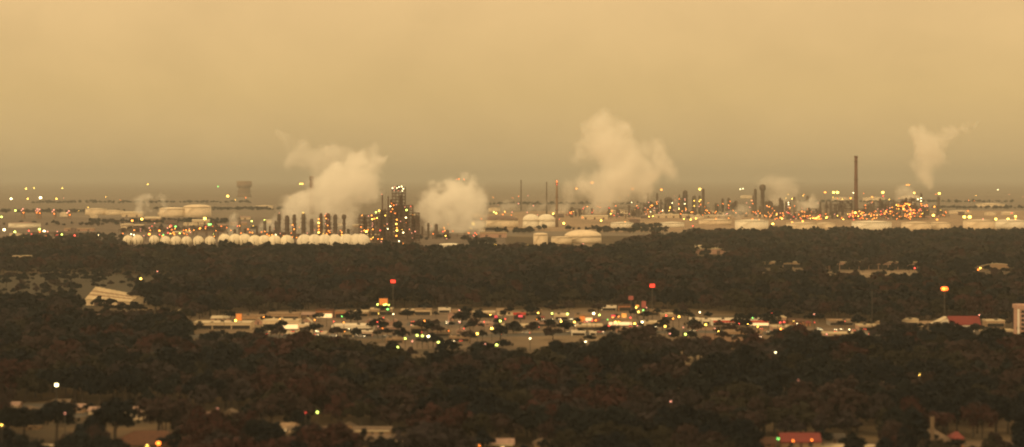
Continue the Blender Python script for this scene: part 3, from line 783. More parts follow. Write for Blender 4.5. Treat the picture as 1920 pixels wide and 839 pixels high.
def unit(label, ybase, blocks, lamps, x, m=STEEL, depth=22, vessels=True, Y=None, seed=1):
    """steel process structure.  blocks: photo (x0, x1, ytop, ybot)"""
    g = random.Random(seed)
    Y = Y or dist(ybase); s = F / Y
    X = (x - CX) / s
    t = thing('process_unit', label, 'process unit', (X, Y, 0), 0, None, x)
    for (x0, x1, yt, yb_) in blocks:
        a0, a1 = (x0 - x) / s, (x1 - x) / s; z1 = H - (yt - EY) / s; z0 = max(0, H - (yb_ - EY) / s)
        step = max(4.5, (a1 - a0) / 6)
        b = MB(); lattice(b, a0, a1, z0, z1, depth, step); b.build('steel_frame', m, t)
        nz = max(1, round((z1 - z0) / step))
        for j in range(1, nz + 1):
            z = z0 + (z1 - z0) * j / nz
            b = MB(); b.box(a0 + .3, a1 - .3, -depth/2 + .3, depth/2 - .3, z + .45, z + .85); b.build('deck', m, t)
        if vessels:
            for q in range(max(2, int((a1 - a0) / 5))):
                r = g.uniform(1.2, 2.6); vx = g.uniform(a0 + r, a1 - r) if a1 - a0 > 2.2 * r else (a0 + a1) / 2
                zb = z0 + (z1 - z0) * g.randrange(nz) / nz + .9; zt = min(z1 + g.uniform(-3, 5), zb + g.uniform(6, max(7, (z1 - z0) * .8)))
                b = MB()
                if g.random() < .6: b.lathe([(r*.6, zb), (r, zb + 1), (r, zt - 1), (r*.4, zt)], vx, g.uniform(-depth*.35, depth*.35), 12)
                else:
                    w = g.uniform(2, 4.5); b.box(max(a0 + .4, vx - w), min(a1 - .4, vx + w), -depth*.38, depth*.38, zb, min(zt, zb + 7))
                b.build('vessel', g.choice([STEEL, STEEL2, STEEL]), t)
    b = MB()
    xs = [c for bl in blocks for c in bl[:2]]
    a0, a1 = (min(xs) - x) / s, (max(xs) - x) / s
    for i in range(4): b.bar((a0 - 4, -depth/2 - 2 - i * .9, 5 + .2*i), (a1 + 4, -depth/2 - 2 - i * .9, 5 + .2*i), .38, 6)
    for i in range(6):
        xx = a0 - 3 + (a1 - a0 + 6) * i / 5; b.box(xx - .3, xx + .3, -depth/2 - 5.2, -depth/2 - 1.6, 0, 4.95)
    b.build('pipe_rack', STEEL2, t)
    for lx, ly, c, rp in lamps:
        part_lamp(t, c, ((lx - x) / s, -depth/2 - 2.2, max(1.5, H - (ly - EY) / s)), rp / s)
    return t
def spray(x0, x1, y0, y1, n, cols, r0=.7, r1=1.3, seed=3):
    g = random.Random(seed); r0, r1, n = r0, r1, int(n * 1.1)
    return [(g.uniform(x0, x1), g.uniform(y0, y1), g.choice(cols), g.uniform(r0, r1)) for _ in range(n)]
MAIN = [(737,353,'w',1),(741,351,'p',1),(745,353,'w',.9),(749,351,'w',1.1),(754,350,'w',1),(757,354,'w',1),(740,357,'p',.9),(748,358,'p',.8),(755,358,'w',.8),(733,387,'w',1.2),(739,385,'o',1.1),(744,384,'p',.9),
        (737,392,'a',1),(734,397,'o',1),(742,400,'o',1),(760,388,'p',.9),(771,387,'r',.9),(763,394,'h',1.6),(762,408,'w',1.3),(745,412,'a',1.4),(744,420,'y',1.6),(745,427,'a',1.3),(745,432,'y',1.9),(744,442,'a',1.5),(749,452,'w',1.2),(756,457,'a',1.6),
        (706,398,'h',1.3),(712,395,'y',1.6),(698,404,'a',1.2),(703,410,'a',1.3),(708,409,'y',1.2),(699,411,'y',1.3),(692,405,'p',1),(680,404,'a',1),(684,432,'a',1.2),(688,434,'y',2.1),(691,431,'o',1.3),(679,434,'p',1),(699,424,'p',.9),(700,430,'a',1.1),
        (727,420,'p',1),(728,429,'w',1),(697,448,'a',1.2),(691,449,'p',.9),(710,448,'o',1.1),(717,448,'a',1.2),(716,453,'p',1),(697,457,'w',.9),(724,458,'o',1.2),(757,436,'w',1.2),(779,434,'p',1.3),(752,415,'p',.9),(714,432,'r',1.3),(700,418,'p',.8),(768,430,'p',.8),(774,446,'p',.7)]
unit('tall floodlit steel process tower with lamps on every deck right of the big steam cloud', 462,
     [(674, 712, 404, 463), (708, 742, 396, 463), (736, 760, 352, 463), (756, 786, 400, 463), (728, 774, 386, 404)], MAIN, 738, STEEL, 26, seed=5)
unit('low dark pipework and furnaces at the foot of the dark column row', 449, [(498, 545, 437, 449), (545, 598, 440, 449), (600, 652, 438, 449), (474, 500, 440, 449)],
     spray(505, 650, 440, 447, 14, 'aoapw', .8, 1.3, 4), 565, STEEL, 18, seed=6)
unit('low process block of red and orange lamps under the small steam puff', 412, [(1498, 1548, 400, 412), (1440, 1500, 397, 412), (1512, 1540, 392, 402)],
     spray(1520, 1546, 407, 412, 20, 'oraoy', .8, 1.6, 7) + spray(1440, 1518, 402, 411, 14, 'opra', .7, 1.2, 8) + [(1536, 404, 'r', 1.6), (1548, 408, 'y', 2), (1462, 408, 'a', 1.7), (1465, 410, 'y', 1.4)], 1500, STEEL, 24, seed=8)
unit('dark process block with red lamps at the foot of the tallest chimney stack', 412, [(1586, 1626, 392, 412), (1546, 1586, 384, 410), (1570, 1600, 378, 396)],
     spray(1590, 1624, 396, 411, 24, 'oorap', .7, 1.2, 9) + [(1602, 399, 'y', 2.0)], 1590, STEEL, 24, seed=9)
unit('brightest process block, crowded with orange lamps below a round steam puff', 413, [(1676, 1706, 380, 413), (1704, 1736, 388, 413), (1690, 1716, 374, 390)],
     spray(1678, 1706, 381, 393, 26, 'oaooy', .65, 1.15, 10) + spray(1692, 1726, 392, 408, 30, 'oapro', .8, 1.4, 11) + spray(1726, 1740, 384, 388, 6, 'po', .9, 1.1, 12) + [(1719, 374, 'w', 1.2), (1725, 372, 'w', 1.2), (1725, 377, 'w', 1.1)], 1706, STEEL, 26, seed=10)
unit('dim process block left of the brightest block', 412, [(1634, 1674, 388, 412), (1646, 1664, 380, 392)],
     spray(1632, 1674, 388, 411, 20, 'oapra', .7, 1.3, 13), 1654, STEEL, 22, seed=11)
unit('hazy process block under the wide right columns', 404, [(1200, 1246, 384, 404), (1246, 1330, 390, 404)],
     spray(1180, 1330, 380, 402, 24, 'apopw', .7, 1.15, 14), 1262, STEEL2, 30, seed=12)
unit('hazy process block behind the low steam', 402, [(1338, 1410, 386, 402)], spray(1340, 1410, 376, 401, 12, 'apor', .7, 1.1, 15), 1374, STEEL2, 30, seed=13)
unit('hazy process block at the foot of the tallest steam cloud', 406, [(1062, 1110, 392, 406), (1136, 1200, 390, 406)], spray(1062, 1200, 386, 405, 16, 'apro', .7, 1.1, 16), 1130, STEEL2, 30, seed=14)
unit('dark hazy block of pipework right of the brightest block', 408, [(1738, 1776, 394, 408)], spray(1740, 1774, 394, 407, 5, 'opo', .7, 1.0, 17), 1757, STEEL2, 24, seed=15)
unit('low pipework left of the small gas spheres with red and green lamps', 436, [(228, 300, 424, 436), (300, 372, 428, 438), (372, 420, 426, 438)],
     spray(232, 415, 424, 438, 20, 'oapra', .8, 1.3, 18), 320, STEEL, 20, seed=16)
unit('faint pipework in the far-left loading yard', 444, [(60, 120, 436, 444), (120, 190, 438, 444)], spray(50, 150, 433, 445, 8, 'rrop', .9, 1.5, 19), 125, STEEL, 16, seed=17)

# smaller tanks, sheds and pipe racks that fill the yards
gx = random.Random(21)
def pipe_rack(x0, x1, yb, hpx, label):
    kk = k(yb); w = (x1 - x0) / 2 / kk; h = hpx / kk; X, Y = gp((x0 + x1) / 2, yb)
    t = thing('pipe_rack', label, 'pipe rack', (X, Y, 0), gx.uniform(-.3, .3), 'pipe racks', (x0 + x1) / 2)
    n = max(2, int(w / 8))
    for i in range(n + 1):
        x = -w + 2 * w * i / n; b = MB(); b.box(x - .35, x + .35, -2.6, -1.9, 0, h); b.box(x - .35, x + .35, 1.9, 2.6, 0, h); b.box(x - .35, x + .35, -1.895, 1.895, h - .9, h - .3); b.build('portal', STEEL, t)
    for j in range(5):
        b = MB(); b.bar((-w - 2, -1.8 + .9 * j, h + .35), (w + 2, -1.8 + .9 * j, h + .35), .36, 6); b.build('pipe', gx.choice([STEEL2, PALEST, STEEL]), t)
    return t
for i in range(34):
    left = i % 2 == 0
    x = gx.uniform(120, 900) if left else gx.uniform(900, 1900); yb = gx.uniform(404, 446) if left else gx.uniform(397, 412)
    w = gx.uniform(10, 26); h = gx.uniform(4, 8)
    tank(x - w/2, x + w/2, yb - h, yb, 'small %s tank by ' % ('pale' if i % 3 else 'brown') + near(x, yb), TANKC if i % 3 else TANKD, None, gx.choice([0, 0, 2]), group='small yard tanks')
for i in range(26):
    left = i % 2 == 0
    x = gx.uniform(200, 900) if left else gx.uniform(900, 1800); yb = gx.uniform(412, 450) if left else gx.uniform(398, 414)
    w = gx.uniform(14, 40)
    shed(x - w/2, x + w/2, yb - gx.uniform(4, 7), yb, 'small refinery shed by ' + near(x, yb), gx.choice([W_TAN, W_PINK, W_GREY, W_CREAM]), gx.choice([R_CREAM, R_TAN, R_PINK]), gx.uniform(12, 25))
for i in range(30):
    left = i % 2 == 0
    x = gx.uniform(230, 900) if left else gx.uniform(1050, 1760); yb = gx.uniform(418, 452) if left else gx.uniform(399, 412)
    w = gx.uniform(25, 70)
    pipe_rack(x - w/2, x + w/2, yb, gx.uniform(5, 9), 'dark pipe rack by ' + near(x, yb))
for i in range(60):
    left = i % 4 == 0
    x = gx.uniform(230, 900) if left else (gx.triangular(1190, 1540, 1440) if i % 2 else gx.uniform(1600, 1760)); yb = gx.uniform(428, 450) if left else gx.uniform(400, 410)
    column(x, yb - gx.uniform(10, 34), yb, gx.uniform(2.2, 5.5), 'short process column by ' + near(x, yb), STEEL2, [(0, yb - gx.uniform(3, 9), gx.choice('aao'), .9)], 'short process columns', decks=2)
# ------------------------------------------------------------------ free-standing refinery lamps
REF = [(21,373,'w',2.1,7000),(76,371,'w',2.6,7000),(29,395,'h',1.8,5600),(3,407,'h',1.7,5600),(8,431,'w',2.5,4300),(28,435,'h',2.0,4200),(74,430,'h',2.1,4300),(83,434,'w',2.5,4300),(43,446,'y',1.9,3900),(116,440,'h',1.5,4000),
       (78,444,'a',1.3,3900),(54,433,'r',1.5,4300),(54,443,'r',2.0,3950),(107,442,'r',1.9,3950),(140,442,'r',1.9,3950),(186,442,'w',2.4,4000),(197,443,'h',1.7,4000),(207,440,'h',1.2,4000),(147,456,'w',1.2,3600),(35,470,'g',1.3,3250),
       (49,354,'y',1.4,11500),(64,353,'y',1.0,11500),(117,353,'y',1.0,11500),(106,373,'y',1.3,8000),(52,373,'y',1.2,8000),(427,368,'y',2.1,7400),(409,350,'g',1.2,11500),(277,346,'y',1.1,11500),(266,411,'y',2.0,4900),(248,414,'a',1.8,4900),
       (290,419,'p',1.0,4700),(384,410,'y',2.6,4900),(392,421,'g',2.0,4700),(395,421,'g',1.6,4650),(375,428,'a',1.6,4450),(415,425,'o',1.4,4450),(320,424,'r',2.2,4500),(329,425,'g',1.6,4500),(299,433,'a',1.6,4300),(280,440,'a',2.1,4100),
       (315,437,'r',1.5,4200),(325,437,'o',1.4,4200),(337,440,'h',1.5,4150),(345,441,'o',1.4,4150),(357,436,'p',1.2,4200),(401,440,'h',1.7,4100),(246,441,'w',1.2,4100),(251,442,'w',1.2,4050),(306,442,'g',1.2,4050),(360,468,'r',1.5,3220),
       (472,415,'h',1.5,4800),(496,413,'h',1.3,4900),(488,470,'w',1.3,3200),(527,466,'o',2.0,3300),(520,467,'a',1.2,3280),(660,466,'p',1.0,3300),(563,345,'y',1.3,8500),(567,345,'y',1.3,8600),
       (887,420,'y',2.3,4700),(889,416,'o',1.4,4800),(912,440,'y',2.1,4100),(928,462,'y',1.9,3450),(940,466,'a',1.6,3350),(951,468,'r',1.3,3300),(963,462,'a',1.5,3420),(977,462,'y',2.2,3420),(990,463,'y',1.9,3400),(958,465,'p',1.1,3380),
       (1093,461,'p',1.2,3500),(1198,462,'w',1.5,3450),(1057,419,'y',1.9,4900),(1127,414,'y',1.6,5200),(1172,417,'a',1.5,5000),(1037,401,'y',1.5,5800),(1037,424,'y',1.6,4800),(972,382,'p',1.3,7000),(1000,386,'p',1.2,6900),(930,400,'y',1.5,5900),(926,398,'h',1.3,6000),(960,398,'p',1.1,6000),
       (1110,343,'a',1.7,9500),(1081,354,'a',1.4,9000),(1186,354,'a',1.4,9000),(1240,356,'a',1.5,9000),(1312,355,'y',2.0,8200),(1295,412,'y',1.3,5500),(1305,410,'y',1.3,5600),(1319,417,'y',1.7,5200),(1299,424,'r',1.2,4800),(1292,441,'p',1.1,4100),
       (1547,361,'a',1.6,8000),(1563,361,'y',2.3,8000),(1570,361,'y',2.3,8050),(1595,372,'a',1.6,7200),(1600,362,'w',1.0,8000),(1655,361,'y',2.2,8000),(1656,368,'r',1.5,7600),(1635,370,'a',1.2,7600),(1635,379,'a',1.2,7000),(1714,362,'y',1.6,8000),(1700,347,'a',1.1,9000),(1704,347,'a',1.1,9050),
       (1761,363,'y',2.0,8000),(1762,395,'y',2.3,6100),(1752,388,'a',1.4,6400),(1750,404,'y',2.2,5700),(1757,412,'a',1.4,5400),(1808,407,'y',2.5,5600),(1818,407,'y',2.9,5600),(1815,396,'o',1.1,6100),(1843,411,'p',1.2,5400),(1867,411,'y',2.1,5400),(1890,411,'y',2.1,5400),(1904,406,'y',1.9,5600),(1904,411,'a',1.4,5400),(1871,356,'w',1.0,9500),(1897,400,'r',1.2,5900),
       (1449,420,'y',2.0,4950),(1485,417,'a',1.4,5100),(1505,415,'a',1.8,5200),(1389,439,'y',1.4,4250),(1485,373,'y',1.1,7500),(1388,355,'w',1.0,9500),(1393,354,'w',1.0,9500),(860,336,'o',1.0,9900),(856,337,'p',1.0,9900),(870,337,'o',1.0,9950)]
def mast(x, y, c, rp, Y):
    street_lamp(x, y, c, rp, Y=Y, what='%s %s lamp on a mast' % ('faint' if Y > 6900 else ('big' if rp >= 2.2 else 'small'), LAMPWORD[c]), cat='mast lamp', name='lamp_mast', group='refinery mast lamps')
for x, y, c, rp, Y in REF: mast(x, y, c, rp * (1.12 if c in 'yao' else 1), Y)
g_ = random.Random(78)
for i in range(170):           # yard lamps among the units
    u = g_.random()
    if u < .45: x, y = g_.uniform(225, 900), g_.uniform(424, 448)
    elif u < .9: x, y = g_.triangular(1190, 1780, 1600), g_.uniform(394, 412)
    else: x, y = g_.uniform(900, 1190), g_.uniform(396, 412)
    mast(x, y, g_.choice('aaoooyrp'), g_.uniform(.75, 1.2), F * (H - g_.uniform(5, 14)) / (y - EY))
g_ = random.Random(77)
for i in range(46):            # far town lights sunk in the haze
    x = g_.uniform(0, 1920); Y = g_.uniform(6500, 11500); y = EY + F * (H - g_.uniform(10, 30)) / Y
    mast(x, y, g_.choice('pyaoy'), g_.uniform(.55, .9), Y)
# ------------------------------------------------------------------ steam
def plume(label, Y, blobs, dens, x, noise_px=16, erode=0.55, gain=1.25, name='steam_plume', parent=None, seed=0.0, warp=1.5):
    """a cloud of steam: blobs are photo circles (x, y, r); soft density inside a closed hull"""
    s = F / Y
    P = [Vector(((bx - CX) / s, (R.random() - .5) * br * .5 / s, H - (by - EY) / s)) for bx, by, br in blobs]; RR_ = [b[2] / s for b in blobs]
    o0 = Vector((sum(p.x for p in P) / len(P), 0, 0))
    amp = warp * noise_px / s
    bm = bmesh.new()
    for p, r in zip(P, RR_):
        bmesh.ops.create_icosphere(bm, subdivisions=3, radius=r * 1.42 + amp * .22, matrix=Matrix.Translation(p - o0))
    me = bpy.data.meshes.new('hull'); bm.to_mesh(me); bm.free()
    tmp = bpy.data.objects.new('hull', me); COL.objects.link(tmp)
    md = tmp.modifiers.new('r', 'REMESH'); md.mode = 'VOXEL'; md.voxel_size = max(1.0, min(RR_) / 4)
    dg = bpy.context.evaluated_depsgraph_get(); dg.update()
    hull = bpy.data.meshes.new_from_object(tmp.evaluated_get(dg)); bpy.data.objects.remove(tmp)
    hull.materials.clear()
    m = bpy.data.materials.new('steam'); m.use_nodes = True; nt = m.node_tree; nt.nodes.clear(); L = nt.links.new
    out = nt.nodes.new('ShaderNodeOutputMaterial'); v = nt.nodes.new('ShaderNodeVolumePrincipled'); L(v.outputs[0], out.inputs['Volume'])
    v.inputs['Color'].default_value = (0.999, 0.998, 0.996, 1); v.inputs['Anisotropy'].default_value = 0.0
    tc = nt.nodes.new('ShaderNodeTexCoord'); pos = tc.outputs['Object']
    # warp the position a little so that the puffs are ragged
    n1 = nt.nodes.new('ShaderNodeTexNoise'); n1.inputs['Scale'].default_value = s / (noise_px * 1.5); n1.inputs['Detail'].default_value = 5; n1.inputs['Roughness'].default_value = .58
    sh = nt.nodes.new('ShaderNodeVectorMath'); sh.operation = 'ADD'; sh.inputs[1].default_value = (seed * 131.0, seed * 57.0, 0)
    L(pos, sh.inputs[0]); L(sh.outputs[0], n1.inputs['Vector'])
    nw = nt.nodes.new('ShaderNodeTexNoise'); nw.inputs['Scale'].default_value = s / (noise_px * 1.6); nw.inputs['Detail'].default_value = 3; nw.inputs['Roughness'].default_value = .55
    L(sh.outputs[0], nw.inputs['Vector'])
    w1 = nt.nodes.new('ShaderNodeVectorMath'); w1.operation = 'SUBTRACT'; w1.inputs[1].default_value = (.5, .5, .5); L(nw.outputs['Color'], w1.inputs[0])
    w2 = nt.nodes.new('ShaderNodeVectorMath'); w2.operation = 'MULTIPLY_ADD'; w2.inputs[1].default_value = (amp * 1.6, amp * 1.6, amp * 1.6); L(w1.outputs[0], w2.inputs[0]); L(pos, w2.inputs[2])
    def field(vec):
        acc = None
        for p, r in zip(P, RR_):
            d = nt.nodes.new('ShaderNodeVectorMath'); d.operation = 'DISTANCE'; d.inputs[1].default_value = p - o0; L(vec, d.inputs[0])
            f = nt.nodes.new('ShaderNodeMath'); f.operation = 'MULTIPLY_ADD'; f.use_clamp = True; f.inputs[1].default_value = -1 / (1.45 * r); f.inputs[2].default_value = 1.0; L(d.outputs['Value'], f.inputs[0])
            g = nt.nodes.new('ShaderNodeMath'); g.operation = 'MULTIPLY_ADD'; L(f.outputs[0], g.inputs[0]); L(f.outputs[0], g.inputs[1])
            if acc is None: g.inputs[2].default_value = 0
            else: L(acc, g.inputs[2])
            acc = g.outputs[0]
        return acc
    acc = field(w2.outputs[0])
    ac = nt.nodes.new('ShaderNodeMath'); ac.operation = 'MINIMUM'; ac.inputs[1].default_value = .9; L(acc, ac.inputs[0]); acc = ac.outputs[0]
    e = nt.nodes.new('ShaderNodeMath'); e.operation = 'MULTIPLY_ADD'; e.inputs[1].default_value = gain; L(acc, e.inputs[0])
    nn = nt.nodes.new('ShaderNodeMath'); nn.operation = 'MULTIPLY_ADD'; nn.inputs[1].default_value = 2.4 * erode; nn.inputs[2].default_value = -1.2 * erode - 0.16; L(n1.outputs['Fac'], nn.inputs[0])
    L(nn.outputs[0], e.inputs[2])
    # nothing may reach the hull: fade by the plain distance field
    ed = nt.nodes.new('ShaderNodeMapRange'); ed.interpolation_type = 'SMOOTHSTEP'; ed.inputs['From Min'].default_value = 0.0; ed.inputs['From Max'].default_value = .25; L(acc, ed.inputs['Value'])
    mr = nt.nodes.new('ShaderNodeMapRange'); mr.interpolation_type = 'SMOOTHSTEP'; mr.inputs['From Min'].default_value = 0.0; mr.inputs['From Max'].default_value = 1.05
    mr.inputs['To Max'].default_value = dens; L(e.outputs[0], mr.inputs['Value'])
    ml = nt.nodes.new('ShaderNodeMath'); ml.operation = 'MULTIPLY'; L(mr.outputs[0], ml.inputs[0]); L(ed.outputs[0], ml.inputs[1])
    L(ml.outputs[0], v.inputs['Density'])
    m.cycles.volume_step_rate = 1.0
    hull.materials.append(m)
    o = put(name, hull, parent, o0 + Vector((0, Y, 0)) - (parent.location if parent else Vector()))
    if parent is None: tag(o, label, 'steam', None, x)
    return o
p1 = plume('big bright steam cloud billowing over the row of dark columns', 4180,
    [(534,392,18),(552,388,25),(578,384,30),(606,378,30),(634,371,40),(658,350,42),(678,333,36),(694,316,26),(650,328,36),(616,345,30),(706,300,16),(688,362,30),(655,408,22),(656,432,18),(630,398,24),(600,400,22),(596,360,26),(545,414,20),(575,412,22),(600,424,22),(560,432,16),(630,424,20),(566,372,24),(540,380,18),(690,345,30),(664,305,26),(630,325,30)], .045, 620, 20, .68, 1.55, warp=2.3)
plume('', 4300, [(535,262,16),(556,284,24),(582,302,30),(612,312,30),(640,300,24),(575,270,18),(700,288,26),(660,290,26),(625,290,24),(520,250,14),(600,290,24),(548,306,20),(715,310,18)], .026, 590, 22, .7, 1.4, 'wisp', p1, 1.3)
p2 = plume('round dense steam cloud to the right of the lit process tower', 4250,
    [(800,405,20),(822,385,32),(846,372,38),(868,366,34),(884,384,30),(862,400,36),(880,424,24),(892,440,15),(838,408,28),(815,420,22),(856,358,18),(902,398,18),(890,362,26),(812,372,24),(838,360,20),(876,356,18),(868,430,22),(850,424,24),(826,430,16)], .045, 850, 20, .72, 1.5, seed=2.1, warp=2.6)
plume('tallest steam cloud, rising in ragged puffs behind the lamp-topped chimney', 6200,
    [(1112,384,22),(1128,362,30),(1150,345,38),(1180,336,38),(1206,342,30),(1228,330,26),(1160,310,34),(1138,290,36),(1128,262,40),(1120,240,28),(1152,262,30),(1176,276,30),(1132,226,20),(1196,300,28),(1240,300,24),(1236,284,18),(1092,270,24),(1096,350,28),(1086,300,20),(1250,306,22),(1216,270,22),(1262,330,16),(1170,240,20),(1210,360,22),(1100,232,16),(1150,375,24)], .032, 1150, 26, .8, 1.35, seed=3.7)
plume('faint drifting steam veil around the lamp-topped chimney', 6000, [(1066,345,22),(1072,368,24),(1060,388,20),(1092,332,18),(1098,398,16),(1040,392,16)], .016, 1070, 18, .7, 1.3, seed=4.2)
plume('low grey steam behind the brown flat tank', 6300, [(948,384,14),(958,392,14),(968,386,13),(940,396,12),(1018,384,14),(1008,392,12),(992,396,12)], .018, 960, 14, .6, 1.3, seed=5.2)
plume('pale steam veil hanging around the bulb-topped column', 6900, [(1440,345,22),(1464,340,24),(1488,346,18),(1424,338,14),(1462,366,26),(1468,384,18),(1450,380,16),(1490,362,16)], .016, 1455, 20, .75, 1.3, seed=6.1)
plume('small rounded steam puff over the orange lamps', 6100, [(1522,374,12),(1528,384,14),(1516,384,13),(1530,396,8),(1510,392,14),(1502,380,12),(1494,394,12)], .04, 1522, 12, .5, 1.4, seed=7.5)
plume('tall twisted steam plume trailing off at its top', 6300, [(1736,336,20),(1732,318,24),(1744,300,30),(1738,280,26),(1728,262,22),(1722,246,14),(1752,262,20),(1772,256,18),(1792,248,16),(1812,240,13),(1834,234,9),(1756,284,20),(1712,240,9),(1740,350,12)], .030, 1745, 22, .65, 1.35, seed=8.8)
plume('low round steam puff lit from the brightest process block', 6000, [(1690,362,14),(1700,358,16),(1710,364,14),(1702,376,16),(1690,376,12),(1712,378,10),(1704,390,8)], .022, 1700, 14, .6, 1.35, seed=9.4)
plume('left and wider of the twin steam columns at far left', 5100, [(262,386,12),(264,374,12),(272,368,11),(280,370,9),(278,384,9),(256,394,10),(266,396,12),(284,394,8)], .04, 268, 12, .55, 1.4, seed=10.3)
plume('right and narrower of the twin steam columns at far left', 5100, [(303,368,7),(308,372,8),(309,382,8),(308,392,7),(306,400,7)], .04, 307, 12, .5, 1.4, seed=11.3)
plume('small round steam puff beside the middle gas spheres', 4100, [(432,436,13),(434,424,14),(439,412,12),(442,406,10),(428,440,10),(446,418,8),(444,432,10)], .04, 436, 14, .45, 1.5, seed=12.3)
plume('slanting steam jet leaning into the left end of the big cloud', 4350, [(474,436,8),(484,430,11),(496,424,13),(506,416,14),(516,408,14),(500,434,14),(512,428,16),(524,420,16),(532,434,14),(558,436,16),(580,436,16)], .03, 510, 14, .45, 1.4, seed=13.3)
plume('low creeping steam before the square white tank', 5800, [(1350,404,10),(1362,400,12),(1374,402,12),(1388,392,14),(1400,398,12),(1384,406,10),(1362,410,8),(1396,386,10)], .024, 1376, 13, .6, 1.4, seed=14.3)
# ------------------------------------------------------------------ houses and shops
def house(x0, x1, ytop, ybase, label, wall=W_TAN, roof=R_TAN, kind='gable', depth=12, rise=.4, rz=0.0, name='house', cat='house', lit=(), chimney=False, nwin=None, door=True, fascia=None, group=None, roof_lamp=None):
    """building whose front spans photo x0..x1 and stands on ybase; ytop is the top of the roof"""
    kk = k(ybase); w = (x1 - x0) / kk / 2; h = (ybase - ytop) / kk
    X, Y = gp((x0 + x1) / 2, ybase)
    t = thing(name, label, cat, (X, Y + depth / 2, 0), rz, group, (x0 + x1) / 2)
    d = depth / 2
    if kind == 'flat': he = h
    else: he = h * (1 - rise)
    b = MB()
    if kind == 'gable_front':
        b.add([(-w,-d,0),(w,-d,0),(w,d,0),(-w,d,0),(-w,-d,he),(w,-d,he),(w,d,he),(-w,d,he),(0,-d,h-.25),(0,d,h-.25)],
              [(0,1,5,8,4),(2,3,7,9,6),(1,2,6,5),(3,0,4,7),(0,3,2,1)])
    elif kind == 'gable':
        b.add([(-w,-d,0),(w,-d,0),(w,d,0),(-w,d,0),(-w,-d,he),(w,-d,he),(w,d,he),(-w,d,he),(-w,0,h-.25),(w,0,h-.25)],
              [(0,1,5,4),(2,3,7,6),(1,2,6,9,5),(3,0,4,8,7),(0,3,2,1)])
    else: b.box(-w, w, -d, d, 0, he)
    b.build('wall', wall, t)
    b = MB(); o = .6
    def slab(p, thick=.28):
        n = len(p); q = [(x, y, z + thick) for x, y, z in p]
        b.add(list(p) + q, [tuple(range(n))[::-1], tuple(range(n, 2 * n))] + [(i, (i + 1) % n, n + (i + 1) % n, n + i) for i in range(n)])
    if kind == 'gable':
        dz = (h - he) / d * o
        slab([(-w-o,-d-o,he-dz),(w+o,-d-o,he-dz),(w+o,0,h),(-w-o,0,h)]); slab([(w+o,d+o,he-dz),(-w-o,d+o,he-dz),(-w-o,0,h),(w+o,0,h)])
    elif kind == 'gable_front':
        dz = (h - he) / w * o
        slab([(-w-o,-d-o,he-dz),(0,-d-o,h),(0,d+o,h),(-w-o,d+o,he-dz)]); slab([(0,-d-o,h),(w+o,-d-o,he-dz),(w+o,d+o,he-dz),(0,d+o,h)])
    elif kind == 'hip':
        q = max(.5, w - d); dz = .25
        A, B_, C_, D = (-w-o,-d-o,he-dz),(w+o,-d-o,he-dz),(w+o,d+o,he-dz),(-w-o,d+o,he-dz); E, G = (-q,0,h),(q,0,h)
        b.add([A,B_,C_,D,E,G] + [(x,y,z-.25) for x,y,z in (A,B_,C_,D)], [(0,1,5,4),(2,3,4,5),(1,2,5),(3,0,4),(6,7,1,0),(7,8,2,1),(8,9,3,2),(9,6,0,3),(9,8,7,6)])
    else:
        b.box(-w-.25, w+.25, -d-.25, d+.25, he+.003, he+.35)
        for xx0, xx1, yy0, yy1 in ((-w-.25, w+.25, -d-.25, -d+.05), (-w-.25, w+.25, d-.05, d+.25), (-w-.25, -w+.05, -d+.05, d-.05), (w-.05, w+.25, -d+.05, d-.05)):
            b.box(xx0, xx1, yy0, yy1, he+.353, he+.8)
    b.build('roof', roof, t)
    if kind == 'flat':
        for i in range(max(1, int(w / 7))):
            xx = R.uniform(-w*.7, w*.7); b = MB(); b.box(xx-1, xx+1, -1.2 + d*.2, .8 + d*.2, he+.37, he+1.7); b.build('roof_vent', POLE, t)
    if chimney:
        b = MB(); b.box(w*.35, w*.35+.9, -.5, .4, he, h+1.2); b.box(w*.35-.12, w*.35+1.02, -.62, .52, h+1.2, h+1.4); b.build('chimney', W_BRICK, t)
    if fascia: b = MB(); b.box(-w*.98, w*.98, -d-.95, -d-.70, he-.55, he+.05) if kind in ('gable','hip') else b.box(-w*.98, w*.98, -d-.5, -d-.27, he-.9, he+.6); b.build('fascia', fascia, t)
    if door and (kind != 'flat' or nwin == 0): b = MB(); b.box(-.6, .6, -d-.08, -d-.01, 0, 2.1); b.build('door', DOOR, t)
    if kind == 'flat' and nwin != 0:          # glazed shopfronts under a canopy
        n = max(1, int(w / 5)); zt = max(1.6, he * .62)
        for i in range(n):
            a, c = -w + 2*w*i/n + .5, -w + 2*w*(i+1)/n - .5
            b = MB(); b.box(a, c, -d-.09, -d-.081, .35, zt); f = b.build('window', WINLIT if i in lit else GLASS, t)
            b = MB(); b.box(a-.15, c+.15, -d-.16, -d-.02, .12, .345); b.box(a-.15, c+.15, -d-.16, -d-.02, zt+.003, zt+.15); b.build('frame', W_FRAME, f)
        b = MB(); b.box(-w, w, -d-1.5, -d-.26, zt+.3, zt+.5); b.build('canopy', roof, t)
        return t
    nwin = nwin if nwin is not None else max(2, int(w / 3.2) // 2 * 2)
    for i in range(nwin):
        xx = -w + (i + .5) * 2 * w / nwin
        if abs(xx) < 1.3 and door: continue
        b = MB(); b.box(xx-.75, xx+.75, -d-.07, -d-.01, .9, min(2.3, he-.3)); f = b.build('window', WINLIT if i in lit else GLASS, t)
        b = MB()
        for a in ((xx-.85, xx-.75, .8, 2.4), (xx+.75, xx+.85, .8, 2.4), (xx-.75, xx+.75, .8, .9), (xx-.75, xx+.75, min(2.3, he-.3), 2.4)):
            b.box(a[0], a[1], -d-.10, -d-.012, a[2], max(a[2]+.05, min(a[3], he-.15)))
        b.build('frame', W_FRAME, f)
    return t
